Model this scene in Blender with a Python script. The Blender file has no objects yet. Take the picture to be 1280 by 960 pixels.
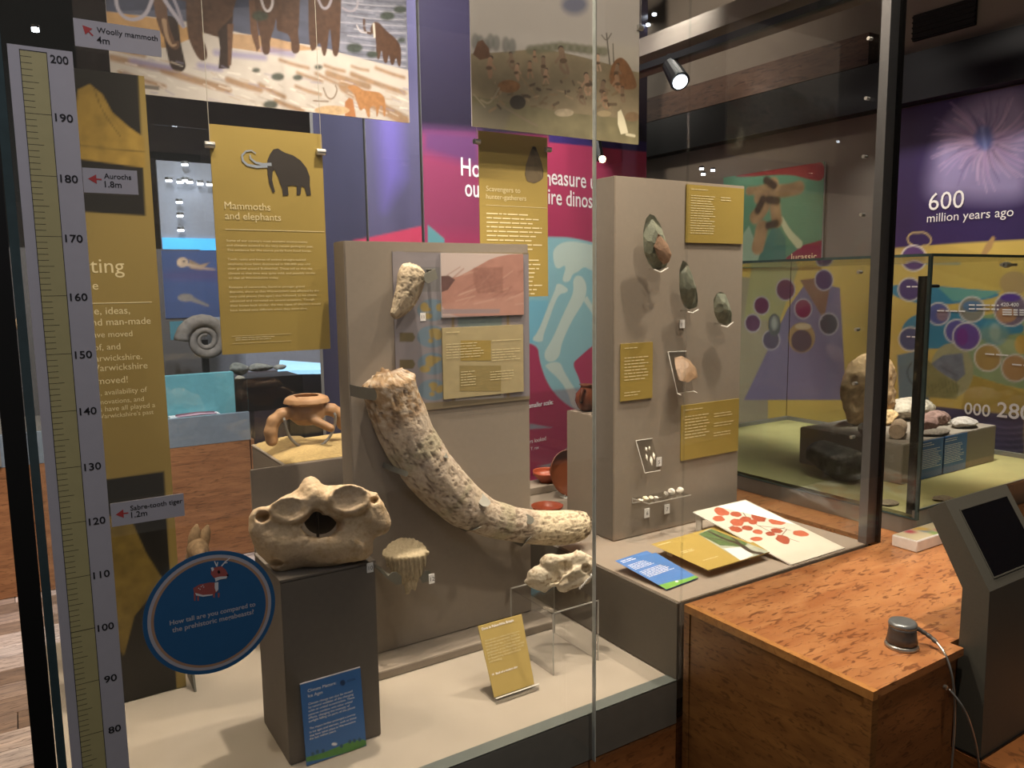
import bpy, bmesh, math, random
import numpy as np
from mathutils import Vector, Matrix
random.seed(4); RNG = np.random.default_rng(7)
SC = bpy.context.scene
COL = SC.collection
def srgb(h):
    h = h.lstrip('#'); o = []
    for i in (0, 2, 4):
        v = int(h[i:i+2], 16)/255
        o.append(v/12.92 if v <= .04045 else ((v+.055)/1.055)**2.4)
    l = .25*o[0]+.6*o[1]+.15*o[2]      # all colours a little muted, painting in the haze of the glass
    return tuple(v+(l-v)*.13 for v in o)

# ------------------------------------------------------------------ camera
FPX, EYE = 977.6, 1.61
YAW, PIT, ROLL = 0.567261, 0.126914, -0.012567
CP = np.array([0, 0, EYE])
Fw = np.array([math.sin(YAW)*math.cos(PIT), math.cos(YAW)*math.cos(PIT), -math.sin(PIT)])
_R = np.array([math.cos(YAW), -math.sin(YAW), 0.]); _U = np.cross(_R, Fw)
Rt = math.cos(ROLL)*_R+math.sin(ROLL)*_U; Up = -math.sin(ROLL)*_R+math.cos(ROLL)*_U
cam = bpy.data.objects.new('camera', bpy.data.cameras.new('camera')); COL.objects.link(cam)
cam.data.sensor_width = 36; cam.data.lens = FPX/1280*36; cam.data.clip_start = .02
M = Matrix.Identity(4)
for i in range(3): M[i][0], M[i][1], M[i][2], M[i][3] = Rt[i], Up[i], -Fw[i], CP[i]
cam.matrix_world = M; SC.camera = cam

# ------------------------------------------------------------------ world, exposure, lights
SC.view_settings.view_transform = 'Standard'; SC.view_settings.look = 'None'
SC.view_settings.gamma = 1; SC.view_settings.exposure = 0.36
W = bpy.data.worlds.new('world'); SC.world = W; W.use_nodes = True
W.node_tree.nodes['Background'].inputs[0].default_value = (*srgb('#b9b2a8'), 1)
W.node_tree.nodes['Background'].inputs[1].default_value = .2
def spot(loc, tgt, power, ang=60, blend=.5, size=.03, col='#ffe9cf'):
    l = bpy.data.lights.new('spot_light', 'SPOT'); l.energy = power; l.spot_size = math.radians(ang)
    l.spot_blend = blend; l.shadow_soft_size = size; l.color = srgb(col)
    o = bpy.data.objects.new('spot_light', l); COL.objects.link(o); o.location = loc
    o.rotation_euler = (Vector(tgt)-Vector(loc)).to_track_quat('-Z', 'Y').to_euler(); return o
def area(loc, tgt, power, sx, sy, col='#fff1e0'):
    l = bpy.data.lights.new('area_light', 'AREA'); l.energy = power; l.shape = 'RECTANGLE'; l.size = sx; l.size_y = sy
    l.color = srgb(col)
    o = bpy.data.objects.new('area_light', l); COL.objects.link(o); o.location = loc
    o.rotation_euler = (Vector(tgt)-Vector(loc)).to_track_quat('-Z', 'Y').to_euler(); return o
spot((1.00, 1.90, 3.15), (1.0, 1.98, .5), 150, 84, .5, .025)
spot((2.25, 1.70, 3.15), (2.0, 2.05, .8), 125, 80, .5, .03)
spot((.35, 1.75, 3.15), (.45, 2.2, .7), 40, 80)
spot((1.55, .7, 3.7), (1.75, 1.25, .69), 190, 46, .6, .04)
spot((.7, .3, 3.6), (.9, 2.2, 1.9), 34, 50, .8, .06)
spot((2.0, .3, 3.6), (2.2, 2.2, 1.4), 38, 60, .8, .06)
spot((1.9, .9, 3.9), (1.8, 2.5, 2.2), 130, 60, .8, .06)  # added lamp to lift the dark hunters poster
spot((-.2, .2, 2.9), (.15, 1.6, 1.2), 23, 60, .8, .06, '#f4f0ff')
spot((3.3, 1.7, 3.6), (3.3, 2.2, .8), 260, 70, .6, .06, '#fff2df')
spot((2.9, 1.7, 3.5), (4.6, 2.1, 1.3), 560, 66, .45, .1, '#fff4e6')  # this lamp and the next two lines are added to brighten the mural
for yl in (1.8, 2.7, 3.8): spot((4.05, yl, 3.7), (4.62, yl, 1.0), 170, 44, .9, .08, '#fff6ea')
spot((3.1, 3.2, 3.5), (4.6, 3.4, 1.1), 330, 62, .5, .1, '#fff4e6')
spot((3.0, 4.0, 3.9), (4.6, 5.0, 2.6), 120, 120, .9, .1, '#ffe8d0')
spot((2.2, 3.3, 3.8), (2.8, 4.8, 1.2), 330, 100, .8, .1, '#fff4ec')
spot((.9, 3.3, 3.8), (1.6, 4.6, 1.9), 200, 90, .8, .1, '#f2ecff')
spot((.4, 3.5, 3.9), (.4, 6.2, 1.3), 330, 110, .8, .1, '#e9f0ff')
area((-.8, 3.2, 3.9), (-.5, 3.5, 0), 90, 1.6, 1.6, '#ffe0bd')  # soft fill added under the ceiling, no fixture shown
area((1.4, 2.3, 3.5), (1.3, 2.3, 0), 10, 2.2, .8)
area((3.0, 6.5, 3.9), (3.0, 7, 0), 90, 4, 3)

# ------------------------------------------------------------------ pixel -> point, noise
def ray(px, py): return Fw+(px-640)/FPX*Rt-(py-480)/FPX*Up
def at(px, py, x=None, y=None, z=None):
    d = ray(px, py)
    t = (x-CP[0])/d[0] if x is not None else (y-CP[1])/d[1] if y is not None else (z-CP[2])/d[2]
    return CP+t*d
def _h(i, s): 
    n = np.sin(i[..., 0]*127.1+i[..., 1]*311.7+i[..., 2]*74.7+s*53.3)*43758.5453
    return n-np.floor(n)
def noise3(p, sc=1., s=0, oct=3):
    p = np.asarray(p, float)*sc; out = 0; amp = 1; tot = 0
    for o in range(oct):
        i = np.floor(p); f = p-i; f = f*f*(3-2*f); v = 0
        for dx in (0, 1):
            for dy in (0, 1):
                for dz in (0, 1):
                    w = (f[..., 0] if dx else 1-f[..., 0])*(f[..., 1] if dy else 1-f[..., 1])*(f[..., 2] if dz else 1-f[..., 2])
                    v = v+w*_h(i+np.array([dx, dy, dz]), s+o)
        out = out+v*amp; tot += amp; amp *= .5; p = p*2.03+17.1
    return out/tot

# ------------------------------------------------------------------ materials
def nodes_mat(name):
    m = bpy.data.materials.new(name); m.use_nodes = True
    nt = m.node_tree; return m, nt, nt.nodes['Principled BSDF']
def mat(name, col, rough=.6, metal=0, var=.06, nscale=40, bump=0, emit=None, estr=0, stretch=(1, 1, 1)):
    m, nt, b = nodes_mat(name); c = srgb(col)
    b.inputs['Roughness'].default_value = rough; b.inputs['Metallic'].default_value = metal
    tc = nt.nodes.new('ShaderNodeTexCoord'); mp = nt.nodes.new('ShaderNodeMapping'); mp.inputs['Scale'].default_value = stretch
    n = nt.nodes.new('ShaderNodeTexNoise'); n.inputs['Scale'].default_value = nscale; n.inputs['Detail'].default_value = 4
    nt.links.new(tc.outputs['Object'], mp.inputs[0]); nt.links.new(mp.outputs[0], n.inputs[0])
    r = nt.nodes.new('ShaderNodeValToRGB'); r.color_ramp.elements[0].position = .3; r.color_ramp.elements[1].position = .7
    r.color_ramp.elements[0].color = (*[v*(1-var) for v in c], 1); r.color_ramp.elements[1].color = (*[min(1, v*(1+var)) for v in c], 1)
    nt.links.new(n.outputs[0], r.inputs[0]); nt.links.new(r.outputs[0], b.inputs['Base Color'])
    if bump:
        bp = nt.nodes.new('ShaderNodeBump'); bp.inputs['Strength'].default_value = bump; bp.inputs['Distance'].default_value = .002
        nt.links.new(n.outputs[0], bp.inputs['Height']); nt.links.new(bp.outputs[0], b.inputs['Normal'])
    if emit:
        b.inputs['Emission Color'].default_value = (*srgb(emit), 1); b.inputs['Emission Strength'].default_value = estr
    return m
def wood(name, c0, c1, c2, stretch, rough=.35, rnd=0, fleck=1.):
    """grain stretched along one axis, dark flecks"""
    m, nt, b = nodes_mat(name); N = nt.nodes.new; L = nt.links.new
    b.inputs['Roughness'].default_value = rough
    tc = N('ShaderNodeTexCoord'); mp = N('ShaderNodeMapping'); mp.inputs['Scale'].default_value = stretch
    L(tc.outputs['Object'], mp.inputs[0])
    vec = mp.outputs[0]
    if rnd:
        oi = N('ShaderNodeObjectInfo'); ad = N('ShaderNodeVectorMath'); ad.operation = 'ADD'
        sc = N('ShaderNodeVectorMath'); sc.operation = 'SCALE'; sc.inputs['Scale'].default_value = 37
        cb = N('ShaderNodeCombineXYZ'); 
        for k in range(3): L(oi.outputs['Random'], cb.inputs[k])
        L(cb.outputs[0], sc.inputs[0]); L(mp.outputs[0], ad.inputs[0]); L(sc.outputs[0], ad.inputs[1]); vec = ad.outputs[0]
    n1 = N('ShaderNodeTexNoise'); n1.inputs['Scale'].default_value = 3; n1.inputs['Detail'].default_value = 5; n1.inputs['Distortion'].default_value = .8
    n2 = N('ShaderNodeTexNoise'); n2.inputs['Scale'].default_value = 11; n2.inputs['Detail'].default_value = 3; n2.inputs['Distortion'].default_value = 1.2
    L(vec, n1.inputs[0]); L(vec, n2.inputs[0])
    r1 = N('ShaderNodeValToRGB'); r1.color_ramp.elements[0].position = .32; r1.color_ramp.elements[1].position = .68
    r1.color_ramp.elements[0].color = (*srgb(c0), 1); r1.color_ramp.elements[1].color = (*srgb(c1), 1)
    r2 = N('ShaderNodeValToRGB'); r2.color_ramp.elements[0].position = .56; r2.color_ramp.elements[1].position = .64
    r2.color_ramp.elements[0].color = (0, 0, 0, 1); r2.color_ramp.elements[1].color = (fleck, fleck, fleck, 1)
    L(n1.outputs[0], r1.inputs[0]); L(n2.outputs[0], r2.inputs[0])
    mx = N('ShaderNodeMix'); mx.data_type = 'RGBA'; L(r2.outputs[0], mx.inputs[0]); L(r1.outputs[0], mx.inputs[6]); mx.inputs[7].default_value = (*srgb(c2), 1)
    out = mx.outputs[2]
    if rnd:
        hs = N('ShaderNodeHueSaturation'); mr = N('ShaderNodeMapRange'); mr.inputs[3].default_value = .45; mr.inputs[4].default_value = 1.5
        mr2 = N('ShaderNodeMapRange'); mr2.inputs[3].default_value = 1.2; mr2.inputs[4].default_value = .45
        L(oi.outputs['Random'], mr.inputs[0]); L(mr.outputs[0], hs.inputs['Value']); L(oi.outputs['Random'], mr2.inputs[0]); L(mr2.outputs[0], hs.inputs['Saturation'])
        L(out, hs.inputs['Color']); out = hs.outputs[0]
    L(out, b.inputs['Base Color'])
    bp = N('ShaderNodeBump'); bp.inputs['Strength'].default_value = .15; bp.inputs['Distance'].default_value = .002
    L(n2.outputs[0], bp.inputs['Height']); L(bp.outputs[0], b.inputs['Normal'])
    return m
def painted(name, rough=.5, bump=0, nscale=200, vary=.12):
    m, nt, b = nodes_mat(name); b.inputs['Roughness'].default_value = rough
    a = nt.nodes.new('ShaderNodeAttribute'); a.attribute_name = 'Col'
    if bump:
        tc = nt.nodes.new('ShaderNodeTexCoord'); n = nt.nodes.new('ShaderNodeTexNoise'); n.inputs['Scale'].default_value = nscale; n.inputs['Detail'].default_value = 6
        nt.links.new(tc.outputs['Object'], n.inputs[0])
        mr = nt.nodes.new('ShaderNodeMapRange'); mr.inputs[3].default_value = 1-vary*2; mr.inputs[4].default_value = 1+vary*2
        vm = nt.nodes.new('ShaderNodeVectorMath'); vm.operation = 'SCALE'
        nt.links.new(n.outputs[0], mr.inputs[0]); nt.links.new(a.outputs['Color'], vm.inputs[0]); nt.links.new(mr.outputs[0], vm.inputs['Scale'])
        nt.links.new(vm.outputs[0], b.inputs['Base Color'])
        bp = nt.nodes.new('ShaderNodeBump'); bp.inputs['Strength'].default_value = bump; bp.inputs['Distance'].default_value = .003
        nt.links.new(n.outputs[0], bp.inputs['Height']); nt.links.new(bp.outputs[0], b.inputs['Normal'])
    else: nt.links.new(a.outputs['Color'], b.inputs['Base Color'])
    return m
def glass(name, tint, refl=1.0, clear=.97):
    m = bpy.data.materials.new(name); m.use_nodes = True; nt = m.node_tree; nt.nodes.clear(); N = nt.nodes.new; L = nt.links.new
    o = N('ShaderNodeOutputMaterial'); t = N('ShaderNodeBsdfTransparent'); g = N('ShaderNodeBsdfGlossy'); g.inputs['Roughness'].default_value = .0
    c = srgb(tint); t.inputs[0].default_value = (c[0]*clear, c[1]*clear, c[2]*clear, 1)
    ge = N('ShaderNodeNewGeometry'); dt = N('ShaderNodeVectorMath'); dt.operation = 'DOT_PRODUCT'; L(ge.outputs['Incoming'], dt.inputs[0]); L(ge.outputs['Normal'], dt.inputs[1])
    def mth(op, a, b=None):
        q = N('ShaderNodeMath'); q.operation = op; L(a, q.inputs[0])
        if b is not None: q.inputs[1].default_value = b
        return q.outputs[0]
    c1 = mth('ABSOLUTE', dt.outputs['Value']); iv = N('ShaderNodeMath'); iv.operation = 'SUBTRACT'; iv.inputs[0].default_value = 1; iv.use_clamp = True; L(c1, iv.inputs[1])
    p5_ = mth('MULTIPLY', mth('POWER', iv.outputs[0], 5.), .9*refl); mm = N('ShaderNodeMath'); mm.operation = 'ADD'; L(p5_, mm.inputs[0]); mm.inputs[1].default_value = .04*refl
    mx = N('ShaderNodeMixShader'); L(mm.outputs[0], mx.inputs[0]); L(t.outputs[0], mx.inputs[1]); L(g.outputs[0], mx.inputs[2]); L(mx.outputs[0], o.inputs[0])
    return m
MT = dict(
    print=painted('printed_ink', .38), bone=painted('aged_bone', .7, .5, 160, .1), tusk=painted('fossil_ivory', .75, .8, 120, .16),
    flint=painted('knapped_stone', .55, .5, 220, .12), rock=painted('rough_rock', .85, .9, 60, .2), clay=painted('fired_clay', .5, .2, 90, .06),
    glass=glass('clear_glass', '#fcfdfd', 1.0, .985), glass2=glass('clear_glass_pale', '#fbfdfd', .9, .98), acrylic=glass('clear_acrylic', '#fafafa', 1.),
    gedge=mat('polished_glass_edge', '#aab2ae', .2, .0, .1), gedge2=mat('green_glass_edge', '#3c5254', .2, 0, .1), aedge=mat('acrylic_edge', '#cfccc2', .15, 0, .1),
    oaktop=wood('oak_veneer_top', '#a8662f', '#c08246', '#6b3a1c', (1.8, 6, 9), .30, 0, .75),
    oakside=wood('oak_veneer_side', '#80521f', '#996628', '#4f2e10', (2, 2.4, 9), .4, 0, .6),
    oakend=wood('oak_veneer_end', '#8a5220', '#a1642a', '#4f2a0e', (2.4, 2, 9), .4, 0, .6),
    oakedge=wood('oak_edge_band', '#b0742c', '#c98b3c', '#8a5520', (6, 6, 6), .35, 0, .4),
    redwood=wood('red_brown_veneer', '#84532a', '#a36c3a', '#53300f', (1.2, 3, 11), .4, 0, .6),
    plank=wood('reclaimed_floorboard', '#8a7465', '#b89a80', '#4f3f36', (1.3, 12, 8), .55, 1, .8),
    greyfab=mat('taupe_painted_board', '#8f8373', .8, 0, .03, 90, .05), greyd=mat('dark_taupe_board', '#6f675d', .8, 0, .04, 60, .05),
    deck=mat('cream_case_deck', '#aba08e', .8, 0, .06, 6, .03), plat=mat('taupe_platform', '#8c8070', .8, 0, .03, 50, .04),
    fascia=mat('dark_grey_metal', '#807e77', .45, .2, .05, 30), fasciatop=mat('grey_green_metal', '#6d7570', .4, .2, .05, 30),
    platside=mat('dark_grey_board', '#5b554b', .7, 0, .04, 50), metal=mat('grey_bracket_metal', '#76756a', .45, .3, .05),
    black=mat('black_metal', '#0c0c0d', .4, .2, .1), blackp=mat('black_void', '#050505', .9, 0, .1), post=mat('anodised_post', '#5c5d60', .35, .4, .05),
    steel=mat('brushed_steel', '#c6c6c2', .28, .9, .05), white=mat('white_vinyl', '#c9c5c9', .5, 0, .02), yellow=mat('pale_yellow_vinyl', '#c9bd78', .5, 0, .03),
    ink=mat('black_ink', '#17161a', .6), red=mat('red_ink', '#cf3a36', .6), blue=mat('blue_vinyl', '#176aa0', .45, 0, .03), tan=mat('tan_vinyl', '#c99a72', .5),
    gold=mat('gold_print_board', '#9f8730', .5, 0, .03, 8), goldl=mat('bright_gold_board', '#b79d4c', .5, 0, .03, 8), dgold=mat('dark_gold_board', '#8e7a34', .55, 0, .04, 8), cream=mat('cream_ink', '#ddcd96', .6),
    whiteink=mat('white_ink', '#f4f2ee', .5), greyink=mat('grey_ink', '#8b96a3', .5), bluel=mat('blue_label_board', '#2f6fb3', .5, 0, .03, 10), cable=mat('grey_cord', '#a39f92', .5),
    ceil=mat('dark_brown_ceiling', '#24201d', .9, 0, .1, 2), wall=mat('grey_brown_plaster', '#6e645a', .9, 0, .06, 3), walld=mat('dark_plaster', '#2b2826', .9, 0, .1, 2),
    pale=mat('pale_plaster', '#8d8781', .9, 0, .04, 2), beamw=wood('old_roof_timber', '#402a1e', '#543a2a', '#261810', (6, 1, 6), .7),
    kiosk=mat('kiosk_grey_paint', '#55544c', .55, .1, .05, 200, .05), kiosks=mat('kiosk_side_paint', '#45453e', .55, .1, .05, 200), screen=mat('switched_off_screen', '#0b0c12', .12, 0, .05),
    lens=mat('lit_lens', '#ffffff', .4, 0, 0, 10, 0, '#e8efff', 12), lensw=mat('warm_lit_lens', '#ffffff', .4, 0, 0, 10, 0, '#ffd08a', 14), bluelit=mat('lit_blue_strip', '#2aa6e8', .5, 0, 0, 10, 0, '#2fa8f0', .9),
    windowlit=mat('daylit_pane', '#bcd8ee', .4, 0, .1, 3, 0, '#a8d2f4', .9), sand=mat('yellow_sand', '#c0a565', .95, 0, .15, 120, .6),
    green=mat('olive_case_floor', '#9a9254', .8, 0, .12, 5), fur=mat('brown_fur', '#9a7e58', .9, 0, .25, 70, .6))

# ------------------------------------------------------------------ object helpers
def prop(o, label=None, cat=None, group=None, kind=None):
    if label: o['label'] = label
    if cat: o['category'] = cat
    if group: o['group'] = group
    if kind: o['kind'] = kind
    return o
def thing(name, label, cat, loc, group=None):
    o = bpy.data.objects.new(name, None); COL.objects.link(o); o.empty_display_size = .05
    o.location = [float(v) for v in loc]; o['_w'] = [float(v) for v in loc]; return prop(o, label, cat, group)
def obj(name, verts, faces, m, parent=None, smooth=False, cols=None, loc=None):
    """mesh given in world coordinates; child of an unrotated Empty or of a mesh"""
    v = np.asarray(verts, float).reshape(-1, 3)
    if parent is not None: base = np.array(parent['_w']); 
    else: base = np.array(loc) if loc is not None else np.array([v[:, 0].mean(), v[:, 1].mean(), v[:, 2].min()])
    me = bpy.data.meshes.new(name); me.from_pydata((v-base).tolist(), [], [tuple(int(i) for i in f) for f in faces]); me.materials.append(m)
    if smooth: me.shade_smooth()
    if cols is not None:
        a = me.color_attributes.new('Col', 'FLOAT_COLOR', 'POINT')
        c = np.ones((len(v), 4), np.float32); c[:, :3] = cols; a.data.foreach_set('color', c.ravel())
    o = bpy.data.objects.new(name, me); COL.objects.link(o)
    if parent is not None: o.parent = parent
    else: o.location = base.tolist()
    o['_w'] = base.tolist(); return o
class MB:
    def __init__(s): s.v = []; s.f = []
    def add(s, v, f):
        n = len(s.v); s.v += [tuple(map(float, p)) for p in v]; s.f += [tuple(i+n for i in q) for q in f]; return s
    def box(s, a, b, bev=0):
        (x0, y0, z0), (x1, y1, z1) = a, b
        if bev:
            bm = bmesh.new(); bmesh.ops.create_cube(bm, size=1)
            for v in bm.verts: v.co = Vector(((x0+x1)/2+v.co.x*(x1-x0), (y0+y1)/2+v.co.y*(y1-y0), (z0+z1)/2+v.co.z*(z1-z0)))
            bmesh.ops.bevel(bm, geom=bm.edges[:], offset=bev, segments=2, affect='EDGES')
            bm.verts.index_update(); s.add([v.co for v in bm.verts], [[v.index for v in f.verts] for f in bm.faces]); bm.free(); return s
        v = [(x0, y0, z0), (x1, y0, z0), (x1, y1, z0), (x0, y1, z0), (x0, y0, z1), (x1, y0, z1), (x1, y1, z1), (x0, y1, z1)]
        return s.add(v, [(0, 3, 2, 1), (4, 5, 6, 7), (0, 1, 5, 4), (1, 2, 6, 5), (2, 3, 7, 6), (3, 0, 4, 7)])
    def prism(s, pts, vec):
        """closed outline extruded by vec"""
        n = len(pts); vec = np.array(vec); p = [np.array(q, float) for q in pts]
        return s.add(p+[q+vec for q in p], [tuple(range(n))[::-1], tuple(range(n, 2*n))]+[(i, (i+1) % n, n+(i+1) % n, n+i) for i in range(n)])
    def tube(s, pts, r, seg=10, close=True):
        P = np.array(pts, float); n = len(P); r = np.broadcast_to(r, (n,)); T = np.gradient(P, axis=0); T /= np.linalg.norm(T, axis=1)[:, None]+1e-9
        a = np.array([0, 0, 1.]) if abs(T[0][2]) < .9 else np.array([1., 0, 0]); V = []; 
        for i in range(n):
            u = a-T[i]*(a@T[i]); u /= np.linalg.norm(u); w = np.cross(T[i], u); a = u
            for k in range(seg): V.append(P[i]+r[i]*(math.cos(2*math.pi*k/seg)*u+math.sin(2*math.pi*k/seg)*w))
        F = [(i*seg+k, i*seg+(k+1) % seg, (i+1)*seg+(k+1) % seg, (i+1)*seg+k) for i in range(n-1) for k in range(seg)]
        if close: F += [tuple(range(seg))[::-1], tuple((n-1)*seg+k for k in range(seg))]
        return s.add(V, F)
    def lathe(s, prof, c, seg=32, ax=None):
        """profile of (r,z) about a vertical axis at c"""
        V = [(c[0]+r*math.cos(2*math.pi*k/seg), c[1]+r*math.sin(2*math.pi*k/seg), c[2]+z) for r, z in prof for k in range(seg)]; n = len(prof)
        F = [(i*seg+k, i*seg+(k+1) % seg, (i+1)*seg+(k+1) % seg, (i+1)*seg+k) for i in range(n-1) for k in range(seg)]
        return s.add(V, F+[tuple(range(seg))[::-1], tuple((n-1)*seg+k for k in range(seg))])
    def build(s, name, m, parent=None, smooth=False, **k): return obj(name, s.v, s.f, m, parent, smooth, **k)
def box(name, a, b, m, parent=None, bev=0): return MB().box(a, b, bev).build(name, m, parent)

class Frame:
    """flat rectangle: origin bottom-left o, unit axes u (right) and v (up); n faces the visitor"""
    def __init__(s, o, u=(1, 0, 0), v=(0, 0, 1)):
        s.o = np.array(o, float); s.u = np.array(u, float); s.u /= np.linalg.norm(s.u); v = np.array(v, float); v -= s.u*(v@s.u); s.v = v/np.linalg.norm(v); s.n = np.cross(s.u, s.v)
    def p(s, a, b, d=0): return s.o+a*s.u+b*s.v+d*s.n
    def uv(s, px, py):
        d = ray(px, py); t = ((s.o-CP)@s.n)/(d@s.n); q = CP+t*d-s.o; return np.array([q@s.u, q@s.v])
    def slab(s, mb, a0, b0, a1, b1, t, d=0):
        q = [s.p(a0, b0, d), s.p(a1, b0, d), s.p(a1, b1, d), s.p(a0, b1, d)]; return mb.prism(q, -s.n*t)
def yframe(pts, Y):
    """frame on the plane y=Y around picture points; returns frame,width,height"""
    P = [at(a, b, y=Y) for a, b in pts]; x0 = min(p[0] for p in P); x1 = max(p[0] for p in P); z0 = min(p[2] for p in P); z1 = max(p[2] for p in P)
    return Frame((x0, Y, z0)), x1-x0, z1-z0
def text(fr, s, a, b, m, parent, width=None, h=None, name='lettering', bold=0, d=.0012, xs=1.):
    """lettering with its baseline start at (a,b); fitted to a width or a cap height"""
    cu = bpy.data.curves.new('t', 'FONT'); cu.body = s; cu.size = 1; cu.offset = bold; cu.resolution_u = 3; cu.fill_mode = 'FRONT'
    t = bpy.data.objects.new('t', cu); COL.objects.link(t); bpy.context.view_layer.update()
    me = t.evaluated_get(bpy.context.evaluated_depsgraph_get()).to_mesh()
    V = np.array([v.co[:] for v in me.vertices]); Fc = [list(p.vertices) for p in me.polygons]; bpy.data.objects.remove(t)
    if not len(V): return None
    x0 = V[:, 0].min(); sc = width/(V[:, 0].max()-x0) if width else h/.69*xs; sy = (h/.69 if h else sc)
    W3 = [fr.p(a+(p[0]-x0)*sc, b+p[1]*sy, d) for p in V]
    return obj(name, W3, Fc, m, parent)
def greek(fr, a, b, w, nl, lh, m, parent, seed=1, name='text_lines', th=.3, ragged=.25, d=.0010):
    """paragraph too small to read: rows of word-length strokes"""
    r = random.Random(seed); mb = MB()
    for i in range(nl):
        x = a; end = a+w*(1-ragged*r.random()); y = b-i*lh
        while x < end:
            ww = lh*r.uniform(.7, 3.2); x1 = min(x+ww, a+w)
            mb.add([fr.p(x, y-th*lh, d), fr.p(x1, y-th*lh, d), fr.p(x1, y, d), fr.p(x, y, d)], [(0, 1, 2, 3)]); x = x1+lh*.32
    return mb.build(name, m, parent)

class Paint:
    """print on a frame: colour per mesh vertex, shapes given in picture points and laid into the frame's own plane"""
    def __init__(s, fr, w, h, step, base, d=.0008):
        s.fr, s.w, s.h, s.d = fr, w, h, d; s.nx = max(2, int(w/step)+1); s.ny = max(2, int(h/step)+1)
        a = np.linspace(0, w, s.nx); b = np.linspace(0, h, s.ny); s.A, s.B = np.meshgrid(a, b); s.C = np.ones((s.ny, s.nx, 3))*np.array(srgb(base))
        s.step = step
    def n(s, sc, seed=0, sx=1., sy=1.): return noise3(np.stack([s.A*sx, s.B*sy, s.A*0], -1), sc, seed)
    def mix(s, mask, col, alpha=1., nz=0, sc=60, seed=0, win=None):
        w = win or (slice(None), slice(None)); c = np.array(srgb(col)) if isinstance(col, str) else np.array(col); k = (mask*alpha)[..., None]
        f = 1.
        if nz: f = 1+nz*(noise3(np.stack([s.A[w], s.B[w], s.A[w]*0], -1), sc, seed)-.5)[..., None]*2
        s.C[w] = s.C[w]*(1-k)+c*f*k
    def window(s, P, m):
        P = np.array(P); i0, j0 = np.floor((P.min(0)-m)/[s.w/(s.nx-1), s.h/(s.ny-1)]).astype(int); i1, j1 = np.ceil((P.max(0)+m)/[s.w/(s.nx-1), s.h/(s.ny-1)]).astype(int)+1
        return slice(max(0, j0), max(0, j1)), slice(max(0, i0), max(0, i1))
    @staticmethod
    def chaikin(P, closed, n):
        P = np.array(P, float)
        for _ in range(n):
            Q_ = np.roll(P, -1, 0) if closed else P[1:]; A_ = P if closed else P[:-1]; N_ = np.stack([A_*.75+Q_*.25, A_*.25+Q_*.75], 1).reshape(-1, 2); P = N_ if closed else np.vstack([P[:1], N_, P[-1:]])
        return P
    def poly(s, pts, col, alpha=1., soft=None, sharp=False, **k):
        P = np.array([s.fr.uv(*q) for q in pts]); P = s.chaikin(P, True, 2) if len(P) >= 7 and len(P) < 36 and not sharp else P; win = s.window(P, (soft or s.step)*1.5); A, B = s.A[win], s.B[win]
        if not A.size: return
        P = [tuple(q) for q in P]; s.mix(np.clip(.5-poly2(A, B, P)/(soft or s.step), 0, 1), col, alpha, win=win, **k)
    def ell(s, cx, cy, rx, ry, col, alpha=1., ang=0, soft=None, **k):
        ca, sa = math.cos(ang), math.sin(ang); s.poly([(cx+rx*math.cos(t)*ca-ry*math.sin(t)*sa, cy+rx*math.cos(t)*sa+ry*math.sin(t)*ca) for t in np.linspace(0, 2*math.pi, 37)[:-1]], col, alpha, soft, **k)
    def line(s, pts, wpx, col, alpha=1., soft=None, **k):
        P = np.array([s.fr.uv(*q) for q in pts]); q = s.fr.uv(pts[0][0]+1, pts[0][1]); px = np.hypot(*(q-P[0]))
        P = s.chaikin(P, False, 2) if len(P) > 2 else P; wl = list(wpx) if hasattr(wpx, '__len__') else [wpx, wpx]; n = len(P)-1
        win = s.window(P, max(wl)*px/2+(soft or s.step)*1.5); A, B = s.A[win], s.B[win]; d = np.full(A.shape, 1e9)
        if not A.size: return
        for i, ((x0, y0), (x1, y1)) in enumerate(zip(P, P[1:])):
            ex, ey = x1-x0, y1-y0; t = np.clip(((A-x0)*ex+(B-y0)*ey)/(ex*ex+ey*ey+1e-12), 0, 1); ww = wl[0]+(wl[1]-wl[0])*(i+t)/n
            d = np.minimum(d, np.hypot(A-x0-t*ex, B-y0-t*ey)-ww*px/2)
        s.mix(np.clip(.5-d/(soft or s.step), 0, 1), col, alpha, win=win, **k)
    def build(s, name, parent, m=None):
        V = [s.fr.p(a, b, s.d) for a, b in zip(s.A.ravel(), s.B.ravel())]; nx = s.nx
        F = [(j*nx+i, j*nx+i+1, (j+1)*nx+i+1, (j+1)*nx+i) for j in range(s.ny-1) for i in range(nx-1)]
        return obj(name, V, F, m or MT['print'], parent, cols=np.clip(s.C, 0, 1).reshape(-1, 3))

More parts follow.
